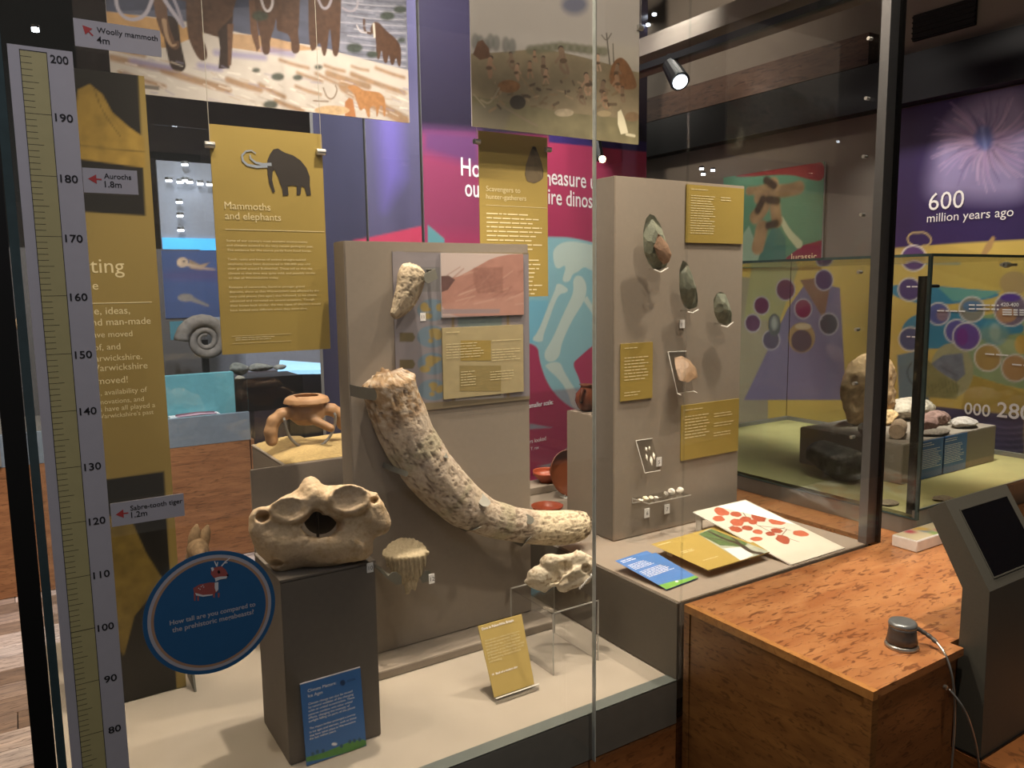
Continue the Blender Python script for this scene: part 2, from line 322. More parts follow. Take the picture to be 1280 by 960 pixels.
# signed distance solids -> mesh (surface nets)
def nets(f, lo, hi, h):
    lo = np.array(lo, float); n = np.ceil((np.array(hi)-lo)/h).astype(int)+1
    G = np.stack(np.meshgrid(*[lo[i]+h*np.arange(n[i]) for i in range(3)], indexing='ij'), -1); v = f(G); s = v < 0
    acc = np.zeros(tuple(n-1)+(3,)); cnt = np.zeros(tuple(n-1)); 
    for ax in range(3):
        A = [slice(None)]*3; B = [slice(None)]*3; A[ax] = slice(0, -1); B[ax] = slice(1, None); A, B = tuple(A), tuple(B)
        cr = s[A] != s[B]; t = np.where(cr, v[A]/(v[A]-v[B]+1e-12), 0); p = G[A].copy(); p[..., ax] += t*h
        o = [i for i in range(3) if i != ax]
        for da in (0, 1):
            for db in (0, 1):
                S = [slice(None)]*3
                for k, q in zip(o, (da, db)): S[k] = slice(q, n[k]-1+q)
                S = tuple(S); acc += np.where(cr[S][..., None], p[S], 0); cnt += cr[S]
    act = cnt > 0; idx = -np.ones(act.shape, int); idx[act] = np.arange(act.sum()); V = acc[act]/cnt[act][:, None]; F = []
    for ax in range(3):
        A = [slice(None)]*3; B = [slice(None)]*3; A[ax] = slice(0, -1); B[ax] = slice(1, None)
        cr = s[tuple(A)] != s[tuple(B)]; o = [i for i in range(3) if i != ax]; I = np.argwhere(cr)
        I = I[(I[:, o[0]] > 0) & (I[:, o[1]] > 0) & (I[:, o[0]] < n[o[0]]-1) & (I[:, o[1]] < n[o[1]]-1)]
        e0 = np.zeros(3, int); e0[o[0]] = 1; e1 = np.zeros(3, int); e1[o[1]] = 1
        q = np.stack([idx[tuple((I-a).T)] for a in (e0*0, e0, e0+e1, e1)], 1); fl = s[tuple(I.T)] ^ (ax == 1)
        q = np.where(fl[:, None], q, q[:, ::-1]); F.append(q)
    return V, np.concatenate(F)
def smin(a, b, k): h = np.clip(.5+.5*(b-a)/k, 0, 1); return b+(a-b)*h-k*h*(1-h)
def smax(a, b, k): return -smin(-a, -b, k)
def ell3(p, c, r): 
    q = (p-np.array(c))/np.array(r); l = np.linalg.norm(q, axis=-1); return (l-1)*min(r)
def caps(p, a, b, r0, r1=None):
    a = np.array(a, float); b = np.array(b, float); e = b-a; t = np.clip(((p-a)@e)/(e@e), 0, 1); r1 = r0 if r1 is None else r1
    return np.linalg.norm(p-a-t[..., None]*e, axis=-1)-(r0+(r1-r0)*t)
def poly2(x, y, P):
    d = np.full(x.shape, 1e9); ins = np.zeros(x.shape, bool)
    for (x0, y0), (x1, y1) in zip(P, P[1:]+P[:1]):
        ex, ey = x1-x0, y1-y0; t = np.clip(((x-x0)*ex+(y-y0)*ey)/(ex*ex+ey*ey+1e-12), 0, 1); d = np.minimum(d, np.hypot(x-x0-t*ex, y-y0-t*ey))
        ins ^= ((y0 > y) != (y1 > y)) & (x < (x1-x0)*(y-y0)/(y1-y0+1e-12)+x0)
    return np.where(ins, -d, d)
def facing(px, py, Y=None, z=None, x=None):
    """upright frame through a point, turned towards the visitor's side of the case"""
    C = at(px, py, y=Y, z=z, x=x); w = np.array([-C[0], -C[1], 0]); w /= np.linalg.norm(w); return Frame(C, (-w[1], w[0], 0), (0, 0, 1))
def to_world(fr, V): return fr.o+V[:, :1]*fr.u+V[:, 1:2]*fr.v+V[:, 2:3]*fr.n
def knapped(name, label, fr, outline, T, seed, colf, nf=26, cat='stone tool', m='flint', group=None, back=.55, parent=None, d=0, smooth=False):
    """flaked stone: outline in picture points on frame, surface cut by flake scars"""
    P = np.array([fr.uv(*q) for q in outline]); c = P.mean(0); r = np.random.default_rng(seed); nt_, nr = 96, 22
    ang = np.unwrap(np.arctan2(*(P-c).T[::-1])); 
    seg = np.vstack([P, P[:1]]); L = np.r_[0, np.cumsum(np.linalg.norm(np.diff(seg, axis=0), axis=1))]; t = np.linspace(0, L[-1], nt_, endpoint=False)
    E = np.stack([np.interp(t, L, seg[:, 0]), np.interp(t, L, seg[:, 1])], 1); E = (E+np.roll(E, 1, 0)*.5+np.roll(E, -1, 0)*.5)/2
    sz = np.linalg.norm(E-c, axis=1).mean(); E += (E-c)*(.035*(noise3(np.c_[t/sz*3, t*0, t*0], 1, seed)-.5)*2)[:, None]
    V = []; C = []
    sides = []
    for sgn, TT in ((1, T), (-1, T*back)):
        rr = np.linspace(0, 1, nr); pts = c+(E-c)[None]*rr[:, None, None]; hgt = TT*(1-np.clip(rr, 0, 1)**2.2)[:, None]*np.ones((1, nt_)); tone = np.ones_like(hgt)
        for k in range(nf):
            q = r.uniform(.15, .95); a = r.integers(nt_); b0 = c+(E[a]-c)*q; g = (b0-c)/(np.linalg.norm(E[a]-c)+1e-9); ed = np.linalg.norm(E[a]-c)
            h0 = TT*(1-q**2.2)*r.uniform(.8, .97); sl = -TT*2.2*q**1.2/ed*r.uniform(.6, 1.3); dirn = (E[a]-c)/ed
            dd = (pts-b0)@dirn; perp = np.linalg.norm(pts-b0, axis=-1)**2-dd**2
            pl = h0+sl*dd+perp*TT/sz**2*r.uniform(-.6, .5)
            hit = pl < hgt; hgt = np.where(hit, np.maximum(pl, 0), hgt); tone = np.where(hit, r.uniform(.8, 1.12), tone)
        hgt[-1] = 0; 
        sides.append((pts, hgt*sgn, tone))
    for pts, hgt, tone in sides:
        q = np.concatenate([pts, hgt[..., None]], -1).reshape(-1, 3); V.append(q); C.append(np.array([colf(p[0], p[1]) for p in np.c_[q[:, 0], q[:, 1]]])*tone.reshape(-1, 1))
    V = np.concatenate(V); n = nr*nt_; F = []
    for s_ in (0, 1):
        for i in range(nr-1):
            for k in range(nt_):
                f = (s_*n+i*nt_+k, s_*n+(i+1)*nt_+k, s_*n+(i+1)*nt_+(k+1) % nt_, s_*n+i*nt_+(k+1) % nt_); F.append(f if s_ == 0 else f[::-1])
    V[:, 2] += d
    return obj(name, to_world(fr, V), F, MT[m], parent, smooth, cols=np.clip(np.concatenate(C), 0, 1))
def boulder(name, c, r, seed, col, col2, m='rock', parent=None, h=None, cuts=9, rough=.12):
    """rough stone cut by random planes"""
    g = np.random.default_rng(seed); c = np.array(c); r = np.array(r); pl = [(q/np.linalg.norm(q), g.uniform(.68, .95)) for q in g.normal(size=(cuts, 3))]
    def f(p):
        q = (p-c)/r; d = np.linalg.norm(q, axis=-1)-1
        for nn, o in pl: d = smax(d, q@nn-o, .06)
        return (d+(noise3(p, 3/min(r), seed)-.5)*rough*2+(noise3(p, 9/min(r), seed+3)-.5)*rough*.8)*min(r)
    h = h or min(r)/9
    V, F = nets(f, c-r*1.2, c+r*1.2, h); n = noise3(V, 2.5/min(r), seed+9)[:, None]; n = np.clip((n-.35)/.3, 0, 1)
    return obj(name, V, F, MT[m], parent, True, cols=np.array(srgb(col))*(1-n)+np.array(srgb(col2))*n)

# ================================================================== THE ROOM
ZF, ZP, Y0, ZT = .449, .69, 1.57, 3.2            # case deck, raised platform, front glass plane, top of the glass
fl = prop(box('floor', (-4, -2.5, -.06), (8, 11, -.012), MT['walld']), kind='structure')
pm = MB().box((0, 0, -.012), (2.3, .137, 0)).build('plank', MT['plank'], fl); base0 = np.array(fl['_w']); first = True; cnt = 0
pm.location = (0, 0, 0)
for j in range(60):
    y = 1.6+j*.14
    for i in range(4):
        x = -3.2+((j*37) % 10)*.2+i*2.304
        if y < 6 and (x > 1.2 or x < -3.2): continue
        o = pm if first else pm.copy()
        if not first: COL.objects.link(o); o.parent = fl
        first = False; cnt += 1
        o.location = (x, y, 0)
prop(box('ceiling', (-4, -2.5, 4.2), (8, 11, 4.3), MT['ceil']), kind='structure')
prop(box('wall_back', (-4, 10.9, -.06), (8, 11.1, 4.2), MT['walld']), kind='structure')
prop(box('wall_left', (-4.2, -2.5, -.06), (-4, 11.1, 4.2), MT['walld']), kind='structure')
XR = 4.6
wr = prop(box('wall_right', (XR, -2.5, -.06), (XR+.2, 10.9, 4.2), MT['wall']), kind='structure')
def zat(px, py, x=XR): return at(px, py, x=x)[2]
z0, z1 = zat(1120, 131, XR-.12), zat(1120, 72, XR-.12)
prop(box('trim_1', (XR-.12, -2.5, z0), (XR, 10.5, z1), MT['black']), kind='structure')
z2 = zat(1100, 36, XR-.1)
prop(box('trim_2', (XR-.1, 3.0, z1+.01), (XR, 10.5, z2), MT['beamw']), kind='structure')
# overhead bands along the room and the lighting track
for k, ((pa, pb), (hx, w_), mm) in enumerate([((810, 67), (3.2, .34), 'wall'), ((1000, 8), (3.55, .25), 'black')]):
    p = at(pa, pb, x=hx); prop(box('trim_%d' % (k+3), (hx, 0.5, p[2]), (hx+w_, 10, p[2]+.1), MT[mm]), kind='structure')
tr = thing('track_light', 'black track spotlight with lit lens hanging from the ceiling track', 'spotlight', at(848, 78, x=3.2))
zt_ = at(830, 80, x=3.2)[2]; yt_ = at(840, 95, x=3.2)[1]
box('track', (3.18, yt_-2.6, zt_), (3.22, yt_+.75, zt_+.035), MT['black'], tr)
ca = at(838, 82, x=3.2); cb = at(850, 102, x=3.16)
MB().tube([ca+(0, 0, .06), ca], .02).build('stem', MT['black'], tr)
hd_ = MB().tube([ca, ca*.5+cb*.5, cb], [.045, .05, .055], 16).build('lamp_head', MT['black'], tr)
dv = (cb-ca)/np.linalg.norm(cb-ca)
MB().tube([cb, cb+dv*.006], .040, 16).build('lens', MT['lens'], hd_)
vent = thing('ceiling_vent', 'black rectangular opening high on the right wall', 'vent', (XR-.01, 2.4, 3.0))
va, vb = at(1140, 52, x=XR-.02), at(1218, 33, x=XR-.02); zt = at(1140, 20, x=XR-.02)[2]
box('vent_plate', (XR-.02, vb[1], va[2]), (XR-.001, va[1], zt), MT['blackp'], vent)
for i in range(5):
    zz = va[2]+(zt-va[2])*(i+.5)/5; box('louvre', (XR-.03, vb[1], zz-.004), (XR-.02, va[1], zz+.004), MT['blackp'], vent)
# rows of small ceiling spots
k = 0
SPL = {(4.6, 10): ('tiny lit ceiling spot in the slanting row right of the hunters poster', 'slanting row of ceiling spots'), (6.5, 7): ('tiny lit ceiling spot in the small cluster under the old timber beam', 'spots under the timber beam'),
       (4.2, 9): ('tiny lit ceiling spot low before the brown wall above the right case', 'spots above the right case'), (4.6, 2): ('tiny lit ceiling spot between the two hanging posters', 'spots between the posters'),
       (6.6, 10): ('tiny lit spot before the pale panel left of the gold mammoth panel', 'spots before the pale panel'), (3.4, 1): ('single tiny lit ceiling spot above the height chart', 'spot above the chart')}
for pts, yy in (([(674, 9), (695, 28), (788, 9), (818, 17), (810, 30), (841, 37), (863, 43), (886, 47), (907, 54), (927, 58)], 4.6),
                ([(838, 147), (860, 152), (888, 158), (870, 181), (853, 187), (836, 194), (819, 197)], 6.5),
                ([(1075, 91), (1089, 95), (977, 196), (1012, 199), (877, 210), (891, 212), (879, 217), (943, 185), (943, 191)], 4.2),
                ([(555, 5), (585, 11)], 4.6), ([(231, 205), (231, 225), (211, 225), (225, 227), (237, 227), (250, 229), (262, 230), (224, 252), (225, 269), (226, 287)], 6.6), ([(44, 35)], 3.4)):
    for (a, b) in pts:
        k += 1; c = at(a, b, y=yy); g = .0035*yy
        s_ = thing('ceiling_spot', SPL[yy, len(pts)][0], 'spotlight', c, SPL[yy, len(pts)][1])
        MB().tube([c+(0, 0, .012*yy/4), c], g*1.15, 10).build('housing', MT['black' if yy < 6.6 else 'steel'], s_); MB().tube([c, c-(0, 0, .012)], g, 10).build('lens', MT['lens'], s_)
for (a, b), yy, lab in (((753, 199), 3.95, 'warm glowing lamp beside the pink graphic wall'), ((1048, 419), 4.05, 'warm glowing lamp behind the right glass case')):
    c = at(a, b, y=yy); s_ = thing('wall_lamp', lab, 'lamp', c); MB().tube([c+(0, .06, .12), c+(0, .03, 0)], .03, 10).build('housing', MT['black'], s_)
    bm = MB().lathe([(.001, -.022), (.016, -.016), (.022, 0), (.016, .016), (.001, .022)], c, 14); bm.build('bulb', MT['lensw'], s_, True)

# ================================================================== FRONT GLASS CASE
case = thing('display_case', 'large glass museum case of ice age fossils on a wooden base', 'display case', (1.2, 2.2, 0))
for i in range(3):
    a, b = ((.0, 1.235), (1.24, 1.563), (1.568, 2.49))[i]
    box('base_panel', (a, Y0+.004, 0), (b, Y0+.03, .313), MT['redwood' if i == 0 else 'oakend'], case)
box('base_panel', (.0, 1.62, 0), (2.49, 2.9, .31), MT['redwood'], case)
box('fascia', (0, Y0+.003, .315), (1.565, Y0+.04, ZF), MT['fascia'], case, .002)
box('fascia_top', (0, Y0+.003, ZF+.0002), (1.565, Y0+.043, ZF+.003), MT['fasciatop'], case)
box('deck', (0, Y0+.044, .36), (2.48, 2.9, ZF), MT['deck'], case)
box('platform', (1.566, Y0+.003, ZF), (2.485, 2.9, ZP), MT['plat'], case, .002)
box('platform_side', (1.560, Y0+.003, ZF+.004), (1.5655, 2.9, ZP-.004), MT['platside'], case)
for (a, b, zb) in ((.022, 1.2425, .318), (1.2455, 1.563, .318), (1.5635, 2.51, ZP+.004)):
    box('glass_pane', (a, 1.556, zb), (b, 1.566, ZT), MT['glass'], case)
MB().box((1.2426, 1.555, .318), (1.2454, 1.567, ZT)).build('glass_edge', MT['gedge'], case)
prop(box('glass_pane', (.002, 1.575, .32), (.010, 2.9, ZT), MT['glass'], case))
box('glass_pane', (.012, 2.9, .46), (2.48, 2.908, ZT), MT['glass2'], case)
box('glass_pane', (2.476, 1.60, ZP+.01), (2.482, 2.9, ZT), MT['glass2'], case)
box('corner_post', (-.028, 1.546, 0), (.006, 1.574, ZT), MT['black'], case)
box('glass_edge', (.0075, 1.552, .318), (.0215, 1.568, ZT), MT['gedge2'], case)
box('corner_post', (2.462, 1.568, ZP+.001), (2.512, 1.60, ZT), MT['post'], case); box('corner_post', (2.513, 1.556, ZP), (2.528, 1.59, ZT), MT['black'], case)
for (a, b) in ((1097, 47), (1093, 122), (1089, 195), (1087, 268), (1084, 340), (1080, 412), (1076, 480), (1074, 547)):
    p = at(a, b, y=1.62); MB().tube([(2.474, 1.64, p[2]), (2.455, 1.64, p[2])], .006, 10).build('glass_clamp', MT['steel'], case)
box('top_rail', (-.03, 1.55, ZT), (2.52, 1.60, ZT+.05), MT['black'], case); box('top_rail', (-.03, 2.88, ZT), (2.52, 2.92, ZT+.05), MT['black'], case)

# ---- ruler and signs on the glass
YG = 1.5545
rul = thing('height_chart', 'tall white height chart with yellow centimetre scale on the left glass', 'height chart', (.075, YG, .32))
fr = Frame((.0, YG, 0)); mb = MB(); fr.slab(mb, .029, .33, .122, 2.007, .001); mb.build('backing', MT['white'], rul)
mb = MB(); fr.slab(mb, .0462, .34, .0835, 1.999, .0002, .0006); mb.build('scale_strip', MT['yellow'], rul)
mb = MB(); fr.slab(mb, .0452, .34, .0462, 2.0, .0002, .0008); fr.slab(mb, .0835, .34, .0845, 2.0, .0002, .0008); fr.slab(mb, .0452, 1.999, .0845, 2.0005, .0002, .0008)
for cm in range(36, 200):
    l = 1.0 if cm % 10 == 0 else .62 if cm % 5 == 0 else .42
    t = .0011 if cm == 100 else .0007
    fr.slab(mb, .0462, cm/100-t/2, .0462+.0373*l, cm/100+t/2, .0002, .0009)
mb.build('centimetre_ticks', MT['ink'], rul)
for cm in range(40, 201, 10):
    s_ = str(cm); a = .092 if cm < 100 else .0885
    text(fr, s_, a, cm/100-.011+(.002 if cm < 200 else 0)-(.004 if cm == 200 else 0), MT['ink'], rul, width=.021 if cm < 100 else .0265, h=.0125, name='number', bold=.012)
def sticker(name, label, q, txt, aru, Yp=YG):
    P = [fr.uv(*p) for p in q]; t = thing(name, label, 'sign', fr.p(P[0][0], min(p[1] for p in P)))
    x0, x1 = min(p[0] for p in P[:1]+P[3:]), max(p[0] for p in P[1:3]); zb = (P[3][1]+P[2][1])/2; zt = (P[0][1]+P[1][1])/2
    mb = MB(); fr.slab(mb, x0, zb, x1, zt, .001, .0012); mb.build('board', MT['white'], t)
    a, b = fr.uv(*aru); ang = math.radians(135 if 'mammoth' in label else 180); pts = []
    for (u, v) in ((.010, 0), (-.003, .008), (-.003, .0012), (-.011, .0012), (-.011, -.0012), (-.003, -.0012), (-.003, -.008)):
        u, v = -u if 0 else u, v; pts.append(fr.p(a+u*math.cos(ang)-v*math.sin(ang), b+u*math.sin(ang)+v*math.cos(ang), .0018))
    MB().add(pts, [tuple(range(7))]).build('arrow', MT['red'], t)
    for s_, p0, p1, hh in txt:
        u0 = fr.uv(*p0); u1 = fr.uv(*p1); text(fr, s_, u0[0], u0[1], MT['ink'], t, width=u1[0]-u0[0], d=.0020, bold=.008)
    return t
sticker('sign', 'white sign reading Woolly mammoth 4m with red arrow', [(92, 21), (200, 40), (200, 71), (94, 58)], [('Woolly mammoth', (121, 41), (197, 52), 0), ('4m', (121, 54), (137, 55), 0)], (109, 38))
sticker('sign', 'white sign reading Aurochs 1.8m with red arrow', [(103.5, 209), (171, 214), (172, 244), (105, 240)], [('Aurochs', (130, 223), (164, 226), 0), ('1.8m', (131, 234), (152, 236), 0)], (118, 224))
sticker('sign', 'white sign reading Sabre-tooth tiger 1.2m with red arrow', [(137.5, 629), (229, 617), (231, 645), (140, 658)], [('Sabre-tooth tiger', (163, 638), (228, 629), 0), ('1.2m', (164, 647), (184, 645), 0)], (152, 642))
ds = thing('round_sticker', 'round blue sticker with a cartoon deer and question on glass', 'sticker', at(264, 842, y=YG))
cc = fr.uv(264.5, 765.5); R_ = (fr.uv(348, 765)[0]-fr.uv(181, 765)[0])/2
def disc(r, d, m, nm):
    MB().prism([fr.p(cc[0]+r*math.cos(t), cc[1]+r*math.sin(t), d) for t in np.linspace(0, 2*math.pi, 73)[:-1]], -fr.n*.0006).build(nm, m, ds)
disc(R_, .0012, MT['blue'], 'disc'); disc(R_*.935, .0016, MT['white'], 'white_ring'); disc(R_*.885, .0020, MT['tan'], 'tan_ring'); disc(R_*.845, .0024, MT['blue'], 'centre')
a = fr.uv(212, 781); b = fr.uv(319, 759); text(fr, 'How tall are you compared to', a[0], a[1], MT['white'], ds, width=b[0]-a[0], d=.0030, bold=.02)
a = fr.uv(215, 790); b = fr.uv(317, 768); text(fr, 'the prehistoric megabeasts?', a[0], a[1], MT['white'], ds, width=b[0]-a[0], d=.0030, bold=.02)
Q = lambda px, py: (170+px*.2083, 680+py*.2083)   # from a 912x960 enlargement of the sticker
def flatp(pts, col, d, nm, par, F_=fr, conv=Q):
    P = [F_.uv(*conv(*p)) for p in pts]; MB().add([F_.p(p[0], p[1], d) for p in P], [tuple(range(len(P)))]).build(nm, col, par)
DR = mat('deer_red', '#bf5a50', .5); DW = MT['whiteink']
flatp([(342, 262), (380, 240), (440, 228), (475, 228), (492, 250), (490, 280), (460, 300), (400, 306), (358, 300), (345, 285)], DR, .0030, 'deer_body', ds)
flatp([(352, 290), (400, 303), (460, 298), (455, 305), (400, 313), (360, 306)], DW, .0033, 'deer_belly', ds)
flatp([(470, 228), (492, 225), (492, 270), (478, 285), (470, 260)], DW, .0033, 'deer_chest', ds)
for x_ in (345, 365, 460, 488): flatp([(x_, 290), (x_+12, 290), (x_+10, 338 if x_ < 400 else 318), (x_+2, 338 if x_ < 400 else 318)], DR, .0028, 'deer_leg', ds)
flatp([(448, 150), (470, 138), (510, 130), (535, 150), (550, 180), (545, 198), (500, 205), (465, 200), (447, 178)], DR, .0034, 'deer_head', ds)
flatp([(470, 200), (500, 192), (545, 190), (540, 203), (500, 210), (475, 222)], DW, .0037, 'deer_cheek', ds)
flatp([(446, 140), (460, 135), (466, 150), (455, 162)], DW, .0038, 'deer_ear', ds)
flatp([(488, 155), (500, 155), (503, 170), (492, 175), (486, 165)], MT['ink'], .0040, 'deer_eye', ds)
flatp([(540, 180), (552, 178), (553, 188), (543, 190)], MT['ink'], .0040, 'deer_nose', ds)
for pts in ([(478, 132), (466, 100), (472, 100), (482, 120), (486, 104), (491, 106), (487, 132)], [(507, 128), (530, 102), (560, 78), (564, 82), (535, 108), (548, 106), (547, 111), (530, 114), (514, 132)]): flatp(pts, DW, .0033, 'deer_antler', ds)
for pts in [(370, 262), (385, 252), (400, 255), (395, 245), (378, 268)]: flatp([(pts[0], pts[1]), (pts[0]+6, pts[1]-3), (pts[0]+8, pts[1]+1), (pts[0]+3, pts[1]+4)], DW, .0033, 'deer_spot', ds)

# ================================================================== BOARDS STANDING IN THE CASE
YB = 2.17
bb = thing('backboard', 'tall taupe backboard carrying the tusk', 'display board', (1.13, YB+.04, .452))
bx0 = at(430, 299, y=YB)[0]; bx1 = at(660, 308, y=YB)[0]; bz1 = at(540, 303, y=YB)[2]
box('panel', (bx0, YB, .478), (bx1, YB+.085, bz1), MT['greyfab'], bb, .002)
box('side_return', (bx0-.0015, YB+.003, .48), (bx0-.0002, YB+.083, bz1-.002), MT['greyfab'], bb)
box('plinth_block', (bx0+.02, YB+.01, ZF+.002), (bx1-.02, YB+.08, .4775), MT['black'], bb)
lx0, lx1 = .72, at(693, 783, y=2.06)[0]
led = box('ledge', (lx0+.02, 2.06, ZF+.001), (lx1, YB+.009, ZF+.027), MT['greyfab'], None, .002); prop(led, 'low taupe step along the foot of the tusk backboard', 'step')
rp = thing('display_board', 'tall taupe panel with hand axes on the right platform', 'display board', (2.1, 2.14, ZP+.002))
rx0 = at(768, 450, y=2.09)[0]; rx1 = at(926, 430, y=2.09)[0]; rz1 = at(850, 226, y=2.09)[2]
box('panel', (rx0, 2.09, ZP+.002), (rx1, 2.19, rz1), MT['greyfab'], rp, .002); box('side_return', (rx0-.002, 2.095, ZP+.004), (rx0-.0002, 2.188, rz1-.002), MT['greyd'], rp)
pl = thing('plinth', 'dark taupe square plinth under the big vertebra', 'plinth', (.61, 1.91, ZF+.001))
box('body', (.488, 1.797, ZF+.001), (.727, 2.027, .915), MT['greyd'], pl, .002); box('top_plate', (.486, 1.795, .9155), (.729, 2.029, .922), MT['greyd'], pl, .001)
pd = prop(box('plinth', (1.852, 2.24, ZP+.001), (2.2, 2.50, at(708, 513, y=2.5)[2]), MT['greyfab'], None, .002), 'grey plinth in the back of the case holding the brown pot', 'plinth')
tz = at(310, 590, y=2.45)[2]
bk = thing('display_block', 'pale taupe display block under the sand behind the vertebra', 'display block', (.9, 2.6, ZF+.001))
box('front_board', (.592, 2.45, ZF+.001), (1.36, 2.464, tz+.004), MT['greyfab'], bk, .002); box('block', (.70, 2.465, ZF+.001), (1.36, 2.86, tz-.002), MT['greyfab'], bk, .003); box('block_lid', (.698, 2.4645, tz-.0018), (1.362, 2.862, tz+.004), MT['deck'], bk, .002)

# ---- banner behind the chart
YBN = 2.35
bn = thing('standing_banner', 'dark gold standing banner behind the height chart', 'banner', (.2, YBN, ZF+.001))
frn = Frame((.11, YBN, ZF+.002)); bw = at(215, 600, y=YBN)[0]-.11; bh = 1.72
mb = MB(); frn.slab(mb, 0, 0, bw, bh, .012); mb.build('board', MT['dgold'], bn)
P_ = Paint(frn, bw, bh, .004, '#927c36')
P_.poly([(60, 70), (172, 82), (182, 270), (60, 262)], '#211f1b')
P_.poly([(94, 150), (97, 112), (112, 105), (128, 118), (140, 140), (160, 158), (180, 172), (182, 210), (94, 198)], '#9a7c22', sharp=True, nz=.3, sc=40)
P_.line([(96, 182), (140, 186), (180, 190)], 1.2, '#5c4a18'); P_.line([(118, 112), (128, 140), (150, 170)], 1, '#5c4a18')
P_.poly([(60, 610), (205, 589), (222, 880), (60, 920)], '#211f1b')
P_.poly([(120, 640), (165, 652), (182, 690), (202, 722), (206, 800), (188, 745), (168, 770), (155, 820), (140, 800), (120, 760)], '#7c661f', sharp=True, nz=.35, sc=40)
P_.build('print', bn)
def ptext(F_, s_, p0, p1, m, par, **k):
    a = F_.uv(*p0); b = F_.uv(*p1); return text(F_, s_, a[0], a[1], m, par, width=b[0]-a[0], **k)
for s_, p0, p1 in (('ting', (113, 341), (156, 345)), ('e', (116, 362), (123, 362)), ('People, ideas,', (85, 394), (163, 398)), ('animals and man-made', (62, 409), (189, 412)), ('objects have moved', (72, 424), (166, 426)),
                   ('in, out of, and', (80, 440), (151, 442)), ('around Warwickshire.', (65, 455), (178, 455)), ('See how Warwickshire', (60, 468), (185, 467)), ('has moved!', (100, 482), (160, 480)),
                   ('Climates, availability of', (88, 497), (184, 491)), ('food, innovations, and', (95, 508), (180, 503)), ('resources have all played a', (88, 518), (194, 509)), ('part in Warwickshire\'s past', (95, 526), (192, 517))):
    ptext(frn, s_, p0, p1, MT['cream'], bn)
mb = MB(); frn.slab(mb, frn.uv(100, 380)[0], frn.uv(100, 380)[1], bw-.02, frn.uv(100, 380)[1]+.002, .0003, .0014); mb.build('rule', MT['cream'], bn)
x_ = at(243, 865, z=ZF)[0]; MB().prism([(x_, YBN-.05, ZF+.001), (x_, YBN+.06, ZF+.001), (x_, YBN+.06, ZF+.16), (x_, YBN+.012, ZF+.16)], (.006, 0, 0)).build('foot', MT['metal'], bn)

# ---- hanging pictures
def hang(name, label, corners, Y, base, cat='poster', step=.004, cables=(), thick=.004, mk='gold'):
    F_, w, h = yframe(corners, Y); t = thing(name, label, cat, F_.p(w/2, 0)); mb = MB(); F_.slab(mb, 0, 0, w, h, thick); mb.build('board', MT[mk], t)
    for cx in cables:
        mb = MB(); mb.tube([F_.p(cx, h*0+.0, .008), F_.p(cx, ZT-F_.o[2], .008)], .0012, 6); mb.build('wire', MT['cable'], t)
    return F_, w, h, t
YM = 2.42
F1, w1, h1, t1 = hang('poster', 'hanging mammoth herd poster with snow and a small lion pair', [(140, 112), (505, 153), (506, -60), (137, -60)], YM, '', mk='white')
p = Paint(F1, w1, h1, .0032, '#4c5268')
n1 = p.n(30, 1, .5, 2.2); p.C *= (.75+.5*n1)[..., None]
p.poly([(130, -80), (130, 14), (240, 12), (330, 8), (330, -80)], '#333a52', nz=.3, sc=30)
p.poly([(420, -60), (510, -60), (510, 130), (420, 60)], '#6e7284', nz=.4, sc=50)
for k in range(26): 
    yy = -10+k*4.2; p.line([(425+k % 3*9, yy), (470, yy+2+k % 4), (507, yy+5)], 1.2, '#a5a8b4' if k % 2 else '#474a5c', .7)
p.poly([(130, 15), (200, 22), (250, 30), (330, 48), (400, 58), (430, 68), (560, 100), (600, 200), (80, 150), (80, 10)], '#b3ada6', nz=.12, sc=25)
p.poly([(130, 14), (205, 24), (255, 42), (210, 60), (130, 58)], '#a8834f', nz=.25, sc=40)
p.poly([(290, 42), (330, 45), (400, 62), (330, 66), (290, 60)], '#a58663', nz=.2)
for (a, b, c, dd, w_) in [(140, 72, 215, 88, 9), (205, 88, 285, 112, 10), (150, 90, 205, 108, 6), (285, 100, 325, 112, 8), (140, 60, 180, 70, 5), (350, 75, 385, 85, 4), (372, 91, 402, 101, 4), (395, 92, 430, 108, 4), (406, 82, 430, 89, 4), (410, 92, 460, 108, 8), (440, 93, 505, 116, 6), (325, 106, 355, 121, 6), (345, 126, 378, 138, 6), (370, 108, 400, 118, 4), (430, 108, 505, 150, 14), (470, 85, 505, 97, 4), (440, 83, 460, 88, 3)]:
    p.line([(a, b), ((a+c)/2, (b+dd)/2+1), (c, dd)], w_, '#8c6a45', .85, soft=.009, nz=.3, sc=80)
for (a, b, c, dd) in [(270, 66, 330, 72), (165, 76, 220, 86), (330, 62, 365, 68), (250, 82, 275, 86)]: p.line([(a, b), (c, dd)], 8, '#7a78a6', .7, soft=.012)
MBn = '#4b3426'; MD = '#2e211c'
def mam(pts, col=MBn): p.poly(pts, col, nz=.3, sc=90, seed=3)
p.line([(213, 30), (216, 55), (222, 80)], 20, MD, nz=.2); p.line([(199, -5), (203, 30), (213, 52), (219, 60), (222, 53)], (18, 4), '#5c4130', nz=.3)
mam([(190, -60), (330, -60), (292, 0), (291, 35), (284, 50), (270, 46), (258, 42), (250, 40), (246, 0), (190, 0)]); mam([(232, -20), (252, -10), (252, 45), (259, 62), (259, 75), (250, 77), (240, 60), (233, 40)]); mam([(272, 40), (291, 20), (287, 60), (287, 86), (273, 86), (275, 60)], MD); mam([(284, 30), (292, 30), (289, 82), (285, 82)], '#5c4130')
p.line([(148, -20), (144, 4), (152, 20), (165, 26), (182, 20), (190, 0)], 4.5, '#9a98a8'); p.line([(203, -4), (215, 14), (229, 33)], 5, '#9a98a8'); p.line([(213, -10), (222, 10), (229, 32)], 4, '#8a889a')
